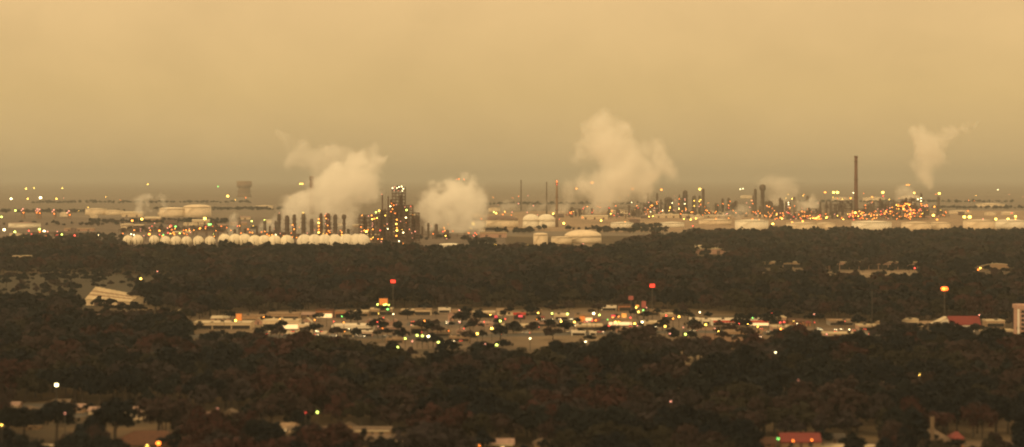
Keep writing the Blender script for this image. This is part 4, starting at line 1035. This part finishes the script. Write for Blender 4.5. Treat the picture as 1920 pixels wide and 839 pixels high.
def shop(x0, x1, ytop, ybase, label, wall=W_TAN, roof=R_TAN, depth=18, name='shop', cat='shop', **kw):
    return house(x0, x1, ytop, ybase, label, wall, roof, kw.pop('kind', 'flat'), depth, name=name, cat=cat, **kw)
# left end of the strip
shop(362, 470, 607, 618, 'long low tan building with pale roof edge left of the cream shopfronts', W_CREAM, R_CREAM, 24)
shop(452, 492, 594, 608, 'tan shop beside the orange roadside sign', W_TAN, R_TAN, 16)
house(150, 182, 588, 598, 'small pale cottage under trees at the left end of the strip', W_PINK, R_PINK, 'gable', 10)
house(205, 242, 590, 599, 'grey cottage left of the small red sign', W_GREY, R_TAN, 'gable', 10)
house(305, 328, 608, 617, 'small pink house left of the long low tan building', W_PINK, R_PINK, 'hip', 9)
house(326, 344, 582, 598, 'narrow cream house standing upright under dark trees', W_CREAM, R_CREAM, 'gable_front', 8, .3)
shop(492, 560, 603, 618, 'cream shopfront in the middle of the left shops', W_CREAM, R_CREAM, 20, lit=(1, 2))
shop(500, 560, 590, 602, 'tan shop behind the cream shopfront', W_TAN, R_TAN, 20)
shop(540, 590, 587, 597, 'brown gabled store behind the left shops', W_TAN, R_PINK, 14, kind='gable')
shop(560, 584, 610, 622, 'small bright cream annexe right of the cream shopfront', W_CREAM, R_WHITE, 14)
shop(592, 624, 583, 597, 'orange brick shop left of its twin', W_BRICK, R_ORANGE, 14, lit=(0,))
shop(628, 653, 585, 597, 'orange brick shop with darker wall, right of its twin', W_BRICK, R_TAN, 14)
shop(622, 698, 613, 623, 'long white-roofed shed on the left car park', W_WHITE, R_WHITE, 26, name='shed', cat='shed')
shop(641, 662, 625, 633, 'small tan kiosk before the long white-roofed shed', W_CREAM, R_CREAM, 8)
shop(674, 698, 623, 632, 'pinkish kiosk at the corner of the left car park', W_PINK, R_WHITE, 9)
shop(557, 580, 625, 633, 'low cream garage before the left shops', W_CREAM, R_CREAM, 9)
for i, x in enumerate((692, 708, 724, 740)):
    house(x - 8, x + 8, 599, 610, 'small pale gabled shed in the row of four gables', W_PINK, R_PINK, 'gable_front', 8, .55, name='shed', cat='shed', nwin=0)
for i, x in enumerate((484, 511, 526, 575)):
    house(x - 8, x + 8, 597, 609, 'small pale gabled roof among the left shops', W_PINK, R_CREAM, 'gable_front', 9, .55, nwin=0)
shop(694, 736, 581, 592, 'tan shop under the tall orange sign', W_TAN, R_CREAM, 16)
shop(752, 776, 583, 592, 'tan flat-roofed shop right of the tall orange sign', W_TAN, R_CREAM, 16)
shop(778, 808, 582, 592, 'cream flat-roofed shop beside the tan one right of the orange sign', W_CREAM, R_TAN, 16)
shop(822, 844, 580, 587, 'small pinkish-white hut behind the tan shops', W_WHITE, R_WHITE, 9)
house(840, 850, 586, 602, 'narrow pink tower-like house behind the lit car park', W_PINK, R_PINK, 'gable_front', 6, .3, nwin=0)
shop(846, 885, 584, 593, 'low brown shop behind the narrow pink house', W_TAN, R_TAN, 14)
shop(886, 928, 587, 597, 'tan shop left of the red shop sign', W_TAN, R_CREAM, 15)
shop(932, 962, 580, 592, 'tan gabled store right of the red shop sign', W_CREAM, R_TAN, 16, kind='gable')
shop(770, 802, 614, 622, 'low tan shop right of the long white-roofed shed', W_TAN, R_CREAM, 14)
shop(812, 846, 624, 632, 'low grey shop beside the lit car park', W_GREY, R_TAN, 12)
house(856, 872, 616, 627, 'pink gabled house right of the lit car park', W_PINK, R_PINK, 'gable_front', 9, .5)
shop(1020, 1044, 617, 624, 'small tan hut below the crossroads', W_CREAM, R_TAN, 10)
shop(1072, 1098, 623, 630, 'white flat-roofed hut left of a smaller white one', W_WHITE, R_WHITE, 9)
shop(1106, 1118, 624, 630, 'smaller white flat-roofed hut at the wood edge', W_WHITE, R_WHITE, 7)
shop(1128, 1156, 576, 583, 'small white canopy-roofed shop behind the crossroads', W_WHITE, R_WHITE, 10)
shop(1160, 1184, 574, 584, 'brown-red brick shop behind the flame-coloured sign', W_BRICK, R_ORANGE, 12)
shop(1078, 1112, 592, 603, 'diner under the orange sign at the crossroads', W_TAN, R_TAN, 12, lit=(0, 1, 2), name='diner')
shop(1140, 1186, 600, 611, 'shop under the flame-coloured sign', W_TAN, R_TAN, 12, lit=(0, 1, 2, 3))
shop(962, 986, 588, 600, 'shop with red front left of the crossroads', W_BRICK, R_TAN, 12, fascia=FASC_R, lit=(1,))
shop(1240, 1262, 590, 602, 'tan shop left of the tree island', W_TAN, R_CREAM, 12)
shop(1295, 1313, 600, 608, 'little white box store at the left end of the red-edged store', W_WHITE, R_WHITE, 14)
shop(1317, 1332, 601, 609, 'middle white box store beside the red-edged store', W_WHITE, R_WHITE, 14)
shop(1336, 1442, 603, 611.5, 'long white store with a red roof edge', W_WHITE, R_WHITE, 28, fascia=FASC_R, lit=(2, 5, 6))
shop(1440, 1474, 597, 608, 'pink store joined to the red-edged long store', W_PINK, R_CREAM, 18)
house(1512, 1520, 602, 612, 'narrow red kiosk between the pink stores', W_BRICK, R_RED, 'hip', 6, .3, nwin=0)
shop(1490, 1548, 626, 636, 'low pink strip shop with pale roof edge', W_PINK, R_CREAM, 14, lit=(1,))
shop(1552, 1612, 627, 637, 'low tan strip shop right of the pink one', W_TAN, R_CREAM, 14)
shop(1690, 1722, 601, 614, 'small cream block left of the red-roofed hall', W_CREAM, R_CREAM, 14)
shop(1676, 1694, 618, 628, 'small tan hut below the cream block', W_TAN, R_CREAM, 9)
house(1750, 1806, 596, 621, 'white gabled front of the hall with dark doorways', W_WHITE, R_CREAM, 'gable_front', 14, .55, name='hall', cat='hall')
house(1782, 1838, 595, 623, 'white hall with a bright red pitched roof', W_WHITE, R_RED, 'gable', 16, .5, name='hall', cat='hall')
shop(1850, 1884, 603, 614, 'tan shop between red-roofed hall and white framed block', W_TAN, R_CREAM, 14)
shop(1836, 1900, 621, 628, 'low long grey shed at the foot of the white framed block', W_GREY, R_CREAM, 12)
for (a, b_, c, d, lab, wl, rf, kd) in [
    (664, 690, 586, 594, 'low tan store between orange brick shop and orange sign', W_TAN, R_CREAM, 'flat'), (992, 1016, 584, 592, 'tan shop at the back left of the crossroads', W_TAN, R_TAN, 'flat'),
    (1040, 1066, 592, 600, 'pale shop right behind the dull red sign', W_CREAM, R_CREAM, 'flat'), (1200, 1236, 584, 592, 'tan shop under the red-brown upright sign', W_TAN, R_TAN, 'flat'),
    (1262, 1290, 586, 594, 'brown store behind the tree island', W_TAN, R_ORANGE, 'gable'), (1210, 1238, 606, 613, 'long cream store left of the tree island', W_CREAM, R_CREAM, 'flat'),
    (1000, 1040, 606, 613, 'pink strip store at the near side of the crossroads', W_PINK, R_PINK, 'flat'), (940, 990, 612, 620, 'long tan store below the red shop sign', W_TAN, R_CREAM, 'flat'),
    (884, 924, 604, 612, 'pinkish store below the tan shops', W_PINK, R_PINK, 'gable'), (1362, 1430, 624, 633, 'low tan shed on the dirt lot below the red-edged store', W_TAN, R_TAN, 'flat'),
    (1448, 1486, 614, 622, 'pale shop with a cream roof at the near end of the pink store', W_PINK, R_CREAM, 'flat'), (1480, 1508, 600, 609, 'orange brick store behind the narrow red kiosk', W_BRICK, R_ORANGE, 'gable'),
    (1556, 1600, 603, 611, 'low dark store behind the tan strip shop', W_GREY, R_TAN, 'flat'), (1610, 1660, 612, 619, 'long thin pale shed by the bare dark pole', W_PINK, R_CREAM, 'flat'),
    (1648, 1676, 600, 608, 'small pale shed right of the bare dark pole', W_TAN, R_CREAM, 'gable'), (1725, 1750, 604, 613, 'small pale house left of the hall gable', W_CREAM, R_TAN, 'gable'),
    (724, 756, 637, 644, 'small tan store at the tip of the lit car park', W_TAN, R_TAN, 'flat'), (842, 880, 634, 641, 'low tan garage right of the grey shop by the car park', W_TAN, R_TAN, 'flat'),
    (396, 430, 594, 603, 'pale house behind the long low tan building', W_PINK, R_CREAM, 'gable'), (706, 750, 616, 623, 'low pink shed before the four gables', W_PINK, R_PINK, 'flat'),
    (1156, 1180, 618, 625, 'small pink store before the flame-coloured sign', W_PINK, R_TAN, 'flat'), (1080, 1130, 612, 619, 'long low cream store before the diner', W_TAN, R_CREAM, 'flat')]:
    shop(a, b_, c, d, lab, wl, rf, R.uniform(12, 20), kind=kd)
# white framed block at the frame edge
def framed_block():
    kk = k(632); X, Y = gp(1938, 632); w = 30 / kk; h = 60 / kk; d = 7
    t = thing('tower_block', 'tall block with white corner piers and pinkish top at the frame edge', 'tower block', (X, Y + d, 0), 0, None, 1914)
    b = MB(); b.box(-w + .4, w - .4, -d + .4, d - .4, 0, h - 1); b.build('wall', W_PINK, t)
    for xx in (-w + .6, -w / 3, w / 3, w - .6):
        b = MB(); b.box(xx - .6, xx + .6, -d - .3, -d + .39, 0, h - 2.6); b.build('pier', W_WHITE, t)
    b = MB(); b.box(-w - .3, w + .3, -d - .5, d + .5, h - 2.55, h); b.build('roof_band', W_PINK, t)
    for i in range(3):
        for j in range(6):
            xx = -w * .66 + i * w * .66; z = 1.5 + j * (h - 4) / 6
            b = MB(); b.box(xx - 1, xx + 1, -d + .3, -d + .38, z, z + 1.7); b.build('window', GLASS, t)
framed_block()
# buildings in the wood
def barn():
    X, Y = gp(212, 574)
    t = thing('barn', 'big barn whose bright corrugated roof slopes down to the right', 'barn', (X, Y + 16, 0), math.radians(-16), None, 210)
    w, d, he, h = 19, 15, 5, 14
    b = MB(); b.add([(-w,-d,0),(w,-d,0),(w,d,0),(-w,d,0),(-w,-d,he),(w,-d,he-1.5),(w,d,he-1.5),(-w,d,he),(-w,d*.2,h-.4),(w,d*.2,he+2.1)],
                    [(0,1,5,4),(2,3,7,6),(1,2,6,9,5),(3,0,4,8,7),(0,3,2,1)]); b.build('wall', W_CREAM, t)
    b = MB(); n, mrow = 18, 7                      # sheets in rows, the laps stained darker
    for side in (-1, 1):
        ye = -d - .8 if side < 0 else d + .8
        for i in range(n):
            for j in range(mrow):
                def pt(fx, fy, q):
                    x = -w - .5 + (2*w + 1) * fx; e = he - .2 - 1.5 * fx; r = h + (he + 2.5 - h) * fx
                    return (x, ye + (d*.2 - ye) * fy, e + (r - e) * fy + q)
                q = (.18 if i % 2 else 0) + .05 * (mrow - j)
                f0, f1, g0, g1 = i / n, (i + 1) / n, j / mrow, (j + 1) / mrow
                b.add([pt(f0,g0,q), pt(f1,g0,q), pt(f1,g1,q), pt(f0,g1,q), pt(f0,g0,-.3), pt(f1,g0,-.3), pt(f1,g1,-.3), pt(f0,g1,-.3)],
                      [(0,1,2,3), (4,7,6,5), (0,4,5,1), (1,5,6,2), (2,6,7,3), (3,7,4,0)], False, 1 if j in (2, 4) else 0)
    b.build('roof', [R_BARN, R_TAN], t)
    for i in range(3):
        b = MB(); b.box(-12 + i * 10, -7 + i * 10, -d - .15, -d - .02, 0, 3.2); b.build('roller_door', DOOR, t)
barn()
shop(22, 54, 481, 489, 'lone pale roof in the wood below the far-left yard', W_CREAM, R_CREAM, 20, name='building', cat='building')
shop(1430, 1506, 492, 503, 'low building with a pale roof left of the long school', W_TAN, R_CREAM, 24, name='building', cat='building')
shop(1556, 1720, 492, 506, 'long low school with tan walls', W_PINK, R_CREAM, 30, name='school', cat='school')
shop(1600, 1706, 487, 497, 'raised rear hall of the long school with a pale roof', W_TAN, R_CREAM, 20, name='school', cat='school')
def arc_roof():
    kk = k(506); X, Y = gp(1866, 506); s = 1 / kk
    t = thing('arena', 'low hall under a pale curved roof deep in the right wood', 'hall', (X, Y + 12, 0), 0, None, 1866)
    n = 18; b = MB()
    def zz(i): u = i / n; return s * (3.5 + 8.5 * math.sin(PI * (0.12 + .62 * u)))
    pts = [(-30*s + 56*s*i/n, zz(i)) for i in range(n + 1)]
    for (xa, za), (xb, zb) in zip(pts, pts[1:]):
        b.add([(xa,-12,za),(xb,-12,zb),(xb,12,zb),(xa,12,za),(xa,-12,za-.7),(xb,-12,zb-.7),(xb,12,zb-.7),(xa,12,za-.7)], [(0,1,2,3),(7,6,5,4),(0,4,5,1),(1,5,6,2),(2,6,7,3),(3,7,4,0)])
    b.build('roof', R_CREAM, t)
    b = MB(); m = len(pts)
    b.add([(x, -11.5, 0) for x, z in pts] + [(x, -11.5, z - .72) for x, z in pts] + [(x, 11.5, 0) for x, z in pts] + [(x, 11.5, z - .72) for x, z in pts],
          [(i, i+1, m+i+1, m+i) for i in range(m-1)] + [(2*m+i+1, 2*m+i, 3*m+i, 3*m+i+1) for i in range(m-1)] + [(0, m, 3*m, 2*m), (m-1, 3*m-1, 4*m-1, 2*m-1)])
    b.build('wall', W_TAN, t)
arc_roof()
# homes in the near wood
house(166, 266, 766, 788, 'long cream apartment row with dark doorways at left', W_CREAM, R_PINK, 'gable', 10, .22, nwin=10, name='apartment_row', cat='apartments')
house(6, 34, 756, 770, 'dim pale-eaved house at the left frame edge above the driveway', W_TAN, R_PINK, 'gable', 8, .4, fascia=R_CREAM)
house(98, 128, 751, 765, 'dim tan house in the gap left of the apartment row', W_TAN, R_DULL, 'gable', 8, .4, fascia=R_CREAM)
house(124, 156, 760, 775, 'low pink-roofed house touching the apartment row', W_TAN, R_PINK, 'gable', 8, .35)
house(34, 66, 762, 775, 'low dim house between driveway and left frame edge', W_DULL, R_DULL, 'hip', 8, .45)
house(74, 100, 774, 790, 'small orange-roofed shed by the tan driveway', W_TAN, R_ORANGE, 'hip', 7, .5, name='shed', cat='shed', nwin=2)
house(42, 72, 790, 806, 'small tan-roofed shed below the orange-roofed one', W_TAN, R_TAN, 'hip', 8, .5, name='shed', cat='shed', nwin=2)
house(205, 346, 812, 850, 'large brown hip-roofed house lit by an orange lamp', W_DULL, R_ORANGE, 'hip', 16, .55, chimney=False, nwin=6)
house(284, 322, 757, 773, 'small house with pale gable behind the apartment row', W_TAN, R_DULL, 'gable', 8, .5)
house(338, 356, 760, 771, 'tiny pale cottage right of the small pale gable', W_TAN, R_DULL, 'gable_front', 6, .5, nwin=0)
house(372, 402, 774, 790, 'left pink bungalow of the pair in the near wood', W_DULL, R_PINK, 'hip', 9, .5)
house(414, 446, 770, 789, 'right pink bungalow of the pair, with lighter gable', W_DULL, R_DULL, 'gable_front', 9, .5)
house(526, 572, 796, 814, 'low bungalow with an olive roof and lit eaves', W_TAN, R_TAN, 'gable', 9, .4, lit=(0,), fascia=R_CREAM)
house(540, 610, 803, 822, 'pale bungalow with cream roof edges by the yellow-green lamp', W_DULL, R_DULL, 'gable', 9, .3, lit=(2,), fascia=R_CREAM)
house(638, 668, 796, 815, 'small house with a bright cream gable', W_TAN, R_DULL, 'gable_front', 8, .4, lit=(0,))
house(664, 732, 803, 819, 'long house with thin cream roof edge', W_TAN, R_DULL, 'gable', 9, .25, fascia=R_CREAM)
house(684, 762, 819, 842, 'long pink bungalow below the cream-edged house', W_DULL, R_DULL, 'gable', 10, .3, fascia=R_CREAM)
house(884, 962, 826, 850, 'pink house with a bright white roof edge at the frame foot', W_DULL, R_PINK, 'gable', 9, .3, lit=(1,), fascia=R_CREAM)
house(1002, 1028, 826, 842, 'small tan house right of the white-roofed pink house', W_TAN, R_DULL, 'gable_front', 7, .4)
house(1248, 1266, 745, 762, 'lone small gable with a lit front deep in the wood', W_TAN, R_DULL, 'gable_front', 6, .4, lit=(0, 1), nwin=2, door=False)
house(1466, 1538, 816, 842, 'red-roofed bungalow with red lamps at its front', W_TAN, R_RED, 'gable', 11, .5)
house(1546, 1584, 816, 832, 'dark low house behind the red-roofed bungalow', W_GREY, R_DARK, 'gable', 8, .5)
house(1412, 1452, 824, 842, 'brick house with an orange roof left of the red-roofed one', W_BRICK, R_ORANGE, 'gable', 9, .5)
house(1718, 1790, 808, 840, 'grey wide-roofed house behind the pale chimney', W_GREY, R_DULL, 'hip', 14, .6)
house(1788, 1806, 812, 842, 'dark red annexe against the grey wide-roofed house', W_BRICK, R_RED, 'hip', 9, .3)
def pale_chimney():
    X, Y = gp(1748, 846); kk = k(846)
    t = thing('chimney', 'pale square brick chimney standing before the grey wide-roofed house', 'chimney', (X, Y, 0), 0, None, 1748)
    h = 64 / kk; r = 3.4 / kk
    b = MB(); b.box(-r*1.6, r*1.6, -r*1.6, r*1.6, 0, h*.25); b.build('base', W_DULL, t)
    b = MB(); b.box(-r, r, -r, r, h*.25+.003, h*.97); b.build('shaft', W_DULL, t)
    b = MB(); b.box(-r*1.25, r*1.25, -r*1.25, r*1.25, h*.97+.003, h); b.build('cap', W_DULL, t)
pale_chimney()
# ------------------------------------------------------------------ signs, masts, poles
def sign(x, y, w, h, ybase, face, label, legs=1, arrow=False, name='roadside_sign', cat='sign', extra=()):
    """lit sign centred on photo (x, y), w by h photo pixels, on a post whose foot is at ybase"""
    kk = k(ybase); X, Y = gp(x, ybase); z = (ybase - y) / kk; W, Hh = w / 2 / kk, h / 2 / kk
    t = thing(name, label, cat, (X, Y, 0), 0, None, x)
    b = MB(); b.box(-W, W, -.35, .35, z - Hh, z + Hh); b.build('cabinet', POLE, t)
    b = MB(); b.box(-W*.93, W*.93, -.42, -.36, z - Hh*.92, z + Hh*.92); b.build('sign_face', face, t)
    for i in range(legs):
        xx = 0 if legs == 1 else (-W*.7 + 1.4*W*i)
        b = MB(); b.bar((xx, .1, 0), (xx, .1, z - Hh + .02), .28, 8); b.build('post', POLE, t)
    for lx, ly, c, rp in extra: part_lamp(t, c, ((lx - x) / kk, -.9, (ybase - ly) / kk), rp / kk)
    return t
sign(737, 528, 9.5, 6.5, 594, S_RED, 'high red lit sign on a tall post above the gabled sheds')
sign(1223, 536, 10, 7, 600, S_RED, 'high red lit sign on a tall post above the crossroads')
sign(719, 566, 17, 13, 594, S_ORA, 'tall orange sign with green and yellow lamps under it', 2, extra=[(708,571,'h',1.6),(720,572,'h',1.5),(724,571,'h',1.6),(729,572,'h',1.3),(727,580,'g',1.8)])
sign(448, 595, 12, 14, 616, S_ORA, 'orange roadside sign with a yellow lamp at its foot', 2, extra=[(442, 601, 'y', 2.0)])
sign(254, 592, 10, 10, 606, S_RED, 'small round-looking red sign at the left end of the strip')
sign(930, 596, 6, 9, 610, S_PNK, 'upright red shop sign beside the tan shops')
sign(1183, 559, 10, 8, 596, S_DIM, 'dim brown-red sign left of the high red one')
sign(1207, 571, 9, 13, 600, S_DIM, 'red-brown upright sign below the high red one')
sign(1092, 598, 11, 11, 606, S_ORA, 'orange diner sign at the crossroads')
sign(1170, 593, 10, 11, 608, S_AMB, 'flame-coloured bright sign right of the diner', extra=[(1171, 598, 'w', 3.2), (1160, 594, 'o', 1.3)])
sign(1150, 593, 9, 5, 606, S_PNK, 'pink-red wide sign left of the flame-coloured one')
sign(976, 593, 9, 4.5, 606, S_PNK, 'wide pink-red lit sign at the left of the crossroads')
sign(1018, 595, 7, 4, 606, S_DIM, 'dull red sign between crossroads and pink-red sign')
sign(1785, 614, 8, 6, 630, S_PNK, 'small pink-red sign before the red-roofed hall')
sign(1120, 600, 12, 5, 610, S_DIM, 'low dull red sign right of the diner sign')
sign(1195, 574, 7, 4, 600, S_AMB, 'small amber sign over the crossroads shops')
sign(9, 586, 8, 6, 600, glow('sign face blue', (0.18, 0.12, 0.8), 0.9), 'small blue-violet sign at the left frame edge')
def high_mast():
    X, Y = gp(1773, 606); kk = k(606); h = 69 / kk
    t = thing('light_mast', 'tall lamp mast with a blazing orange light behind the red-roofed hall', 'light mast', (X, Y + 4, 0), 0, None, 1773)
    b = MB(); b.lathe([(.45, 0), (.35, h*.5), (.2, h)], n=8); b.build('pole', POLE, t)
    b = MB(); b.lathe([(.9, h - .3), (1.1, h - .1), (1.1, h + .4), (.4, h + .8)], n=12); b.build('crown_ring', POLE, t)
    for i in range(6):
        a = 2*PI*i/6; part_lamp(t, 'o' if i == 4 else 'f', (.9*math.cos(a), .9*math.sin(a), h - 1.9), 1.6)
high_mast()
def utility_pole(x, ytop, ybase, label, m=WOODP, arms=2, number=True):
    X, Y = gp(x, ybase); kk = k(ybase); h = (ybase - ytop) / kk
    t = thing('utility_pole', label, 'utility pole', (X, Y, 0), R.uniform(-.3, .3), None, x, number)
    b = MB(); b.lathe([(.22, 0), (.14, h)], n=7); b.build('post', m, t)
    for i in range(arms):
        z = h - .6 - i * 1.1; b = MB(); b.box(-1.5, 1.5, -.24, -.14, z, z + .16); b.build('crossarm', m, t)
        for xx in (-1.3, -.6, .6, 1.3):
            bb = MB(); bb.lathe([(.06, z + .16), (.08, z + .3), (.03, z + .36)], xx, -.19, 6); bb.build('insulator', W_WHITE, t)
utility_pole(1635, 542, 628, 'tall bare dark pole standing alone right of the pink strip shops', POLE, 0)
for x, yt, yb_, w_ in [(420, 588, 622, 'before the left shops'), (600, 590, 628, 'between the left shops and the long white-roofed shed'), (790, 596, 634, 'at the lit car park'), (952, 592, 632, 'left of the crossroads'), (1285, 590, 622, 'by the tree island'), (1458, 594, 634, 'between the two pink stores'), (1740, 592, 634, 'beside the red-roofed hall')]:
    utility_pole(x, yt, yb_, 'wooden utility pole with crossarms ' + w_)
# ------------------------------------------------------------------ lamps of the town and the near wood
TOWN = [(782,629,'h',2.6),(792,630,'h',2.5),(803,631,'w',3.4),(760,635,'h',1.9),(895,626,'y',3.0),(922,616,'y',3.4),(931,647,'h',2.8),(822,642,'h',2.7),(746,651,'h',2.0),(1035,588,'h',1.9),(1064,589,'h',2.7),(1113,588,'w',3.3),
        (1124,591,'h',2.1),(1197,585,'y',2.2),(1193,577,'y',1.9),(1204,604,'w',2.8),(1190,607,'y',2.4),(1247,612,'y',2.0),(1273,594,'y',2.1),(1285,627,'h',2.5),(1312,586,'w',1.4),(1323,609,'y',2.2),(1098,641,'w',1.5),(994,635,'w',1.5),
        (1009,587,'y',1.5),(1052,603,'y',1.9),(1077,604,'y',2.2),(1154,604,'y',1.7),(1160,604,'a',1.7),(1256,626,'p',1.5),(1464,617,'a',2.4),(1470,618,'a',2.0),(1454,661,'w',1.4),(1724,703,'y',1.0),(1188,517,'y',1.3),(1763,492,'y',1.4),(1776,490,'y',1.3),
        (938,602,'h',2.4),(861,582,'p',1.3),(1182,596,'r',1.5),(1117,601,'o',1.7),(1110,601,'r',1.7),(1249,592,'r',1.6),(1206,582,'g',1.4),(1212,577,'p',1.3),(1470,604,'r',2.0),(1463,605,'r',1.8),(1537,625,'r',1.4),(1550,627,'p',1.4),(1575,631,'r',1.5),(1605,637,'o',1.3),
        (1836,591,'p',1.4),(1142,611,'r',1.5),(1195,611,'p',1.2),(341,509,'g',1.8),(427,508,'g',2.0),(503,508,'h',2.2),(489,510,'p',1.2),(441,511,'p',1.0),(482,531,'y',1.4),(264,523,'y',2.6),(295,509,'p',1.4),(181,599,'h',1.3),(98,594,'r',1.3),(4,589,'h',1.8),
        (824,534,'p',.9),(1715,503,'r',1.5),(1838,503,'y',1.6),(1834,506,'o',1.7),(862,605,'p',1.3),(908,604,'r',1.2),(910,645,'p',1.2),(773,640,'p',1.6),(1281,614,'p',1.2),(1340,616,'p',1.1),
        (106,722,'w',4.6),(595,773,'h',2.6),(1320,820,'g',2.6),(3,797,'y',2.0),(276,836,'y',2.3),(1459,823,'g',2.2),(1487,827,'o',2.6),(1522,825,'o',2.3),(527,812,'r',1.6),(573,774,'r',1.0),(122,775,'p',1.3),(1497,713,'p',.9),(408,766,'p',1.0),(899,836,'o',1.8),(185,817,'r',1.6),(1258,753,'p',2.0)]
gl = random.Random(31)
for i in range(46): TOWN.append((gl.uniform(480, 1660), 0, gl.choice('aaoprrwyg'), gl.uniform(.7, 1.3)))  # extra lamps at random spots, added to warm the ground of the strip
TOWN = [(x, y or gl.uniform(588, 628), c, rp) for x, y, c, rp in TOWN]
for x, y, c, rp in TOWN:
    rp = rp if rp < 2 else 2 + (rp - 2) * .55
    if 1.8 <= rp < 3.2: rp *= .86
    street_lamp(x, y, c, rp, h=15.0 if y > 640 and y < 800 else (9.0 if y < 575 or y > 640 else 7.5), group='street lamps', what='%s %s street lamp' % ('big' if rp >= 2.7 else ('small' if rp < 1.8 else 'medium'), LAMPWORD[c]))
street_lamp(297, 831, 'o', 4.2, h=7.2, Y=gp(297, 853)[1], group='street lamps', what='blazing orange lamp on a post before the hip roof', where='the lower roof edge')
# ------------------------------------------------------------------ cars
def car_paint(name, col): return mat(name, col, 0.35, 0.2, 0.05, 0.5, 0.6)
PAINT = [car_paint('white car paint', (.6, .56, .5)), car_paint('silver car paint', (.35, .33, .31)), car_paint('red car paint', (.35, .03, .03)), car_paint('dark car paint', (.03, .03, .035)), car_paint('tan car paint', (.3, .22, .14))]
PWORD = ['white', 'silver', 'red', 'dark', 'tan']
HEAD = glow('headlight', (1.0, .8, .42), 9); TAIL = glow('tail light', (1.0, .06, .03), 6)
def car_proto(pi):
    parts = []
    def sect(prof, w0, w1):
        b = MB(); n = len(prof)
        vs = [(x, -(w0 if z < .95 else w1), z) for x, z in prof] + [(x, (w0 if z < .95 else w1), z) for x, z in prof]
        b.add(vs, [tuple(range(n)), tuple(range(n, 2*n))[::-1]] + [(i, n + i, n + (i+1) % n, (i+1) % n) for i in range(n)]); return b
    body = sect([(-2.2, .35), (-2.25, .7), (-2.1, .94), (2.0, .94), (2.25, .72), (2.25, .35)], .88, .86)
    cab = sect([(-1.5, .945), (-1.0, 1.42), (.4, 1.45), (1.1, .945)], .8, .68)
    parts.append(('body', body, PAINT[pi])); parts.append(('cabin', cab, GLASS))
    rf = MB(); rf.box(-.95, .35, -.64, .64, 1.455, 1.5); parts.append(('roof', rf, PAINT[pi]))
    for sx in (-1.35, 1.4):
        for sy in (-.8, .8):
            b = MB(); b.bar((sx, sy - .1, .33), (sx, sy + .1, .33), .33, 12); parts.append(('wheel', b, TYRE))
    for sy in (-.6, .6):
        b = MB(); b.box(2.24, 2.30, sy - .22, sy + .22, .56, .76); parts.append(('headlight', b, HEAD))
        b = MB(); b.box(-2.30, -2.235, sy - .22, sy + .22, .6, .76); parts.append(('tail_light', b, TAIL))
    return [(n, b.build(n, m).data, m) for n, b, m in parts]
_cars = {}
def car(x, y, pi, heading, what):
    if pi not in _cars:
        before = set(COL.objects); pr = car_proto(pi)
        for o in [o for o in COL.objects if o not in before]: bpy.data.objects.remove(o)
        _cars[pi] = pr
    X, Y = gp(x, y)
    t = thing('car', '%s car %s' % (PWORD[pi], what), 'car', (X, Y, .1), heading, 'cars in the town', x)
    for n, me, m in _cars[pi]: put(n, me, t)
gc = random.Random(5)
for i in range(34):
    x = 340 + 46 * i + gc.uniform(-16, 16); f = (x - 325) / 1600
    yr = 631 + (1.5 if x < 760 else -9 * max(0, min(1, (x - 760) / 540)) + (15 * max(0, (x - 1300) / 660)))
    tow = gc.random() < .5
    car(x, yr + gc.uniform(-1, 1), gc.choice([0, 1, 2, 3, 4, 0, 3]), (PI if tow else 0) + gc.uniform(-.4, -.2), 'driving on the road along the strip')
for i in range(90):
    x, y = gc.choice([(gc.uniform(770, 925), gc.choice([605, 608, 610.5])), (gc.uniform(1015, 1130), gc.choice([600.5, 602.5])), (gc.uniform(510, 605), 623.5), (gc.uniform(500, 700), gc.uniform(626, 630)), (gc.uniform(752, 950), gc.uniform(640, 647)), (gc.uniform(990, 1280), gc.uniform(606, 618)), (gc.uniform(1460, 1680), gc.uniform(618, 625)), (gc.uniform(1345, 1430), gc.uniform(618, 634))])
    w = 'parked by ' + near(x, y)
    car(x, y, gc.choice([0, 1, 3, 4, 2]), gc.choice([-PI/2, PI/2]) + gc.uniform(-.1, .1), w)
for x, y, p, w in [(400, 797, 2, 'parked before the left pink bungalow'), (458, 800, 2, 'parked right of the right pink bungalow'), (120, 768, 1, 'parked on the tan driveway'), (1600, 838, 0, 'parked on the pale curved driveway')]:
    car(x, y, p, .3, w)
# ------------------------------------------------------------------ finish
finish_labels()
vs = SC.view_settings
vs.view_transform = 'Standard'; vs.look = 'None'; vs.gamma = 1; vs.exposure = 0.0; vs.use_curve_mapping = False
cy = SC.cycles
cy.max_bounces = 26; cy.diffuse_bounces = 2; cy.glossy_bounces = 1; cy.transmission_bounces = 1; cy.transparent_max_bounces = 8
cy.volume_bounces = 24
cy.sample_clamp_indirect = 1.5; cy.sample_clamp_direct = 0
cy.use_light_tree = True; cy.use_adaptive_sampling = False
cy.use_denoising = True
cy.pixel_filter_type = 'BLACKMAN_HARRIS'; cy.filter_width = 2.0
cy.volume_step_rate = 1.0; cy.volume_max_steps = 512
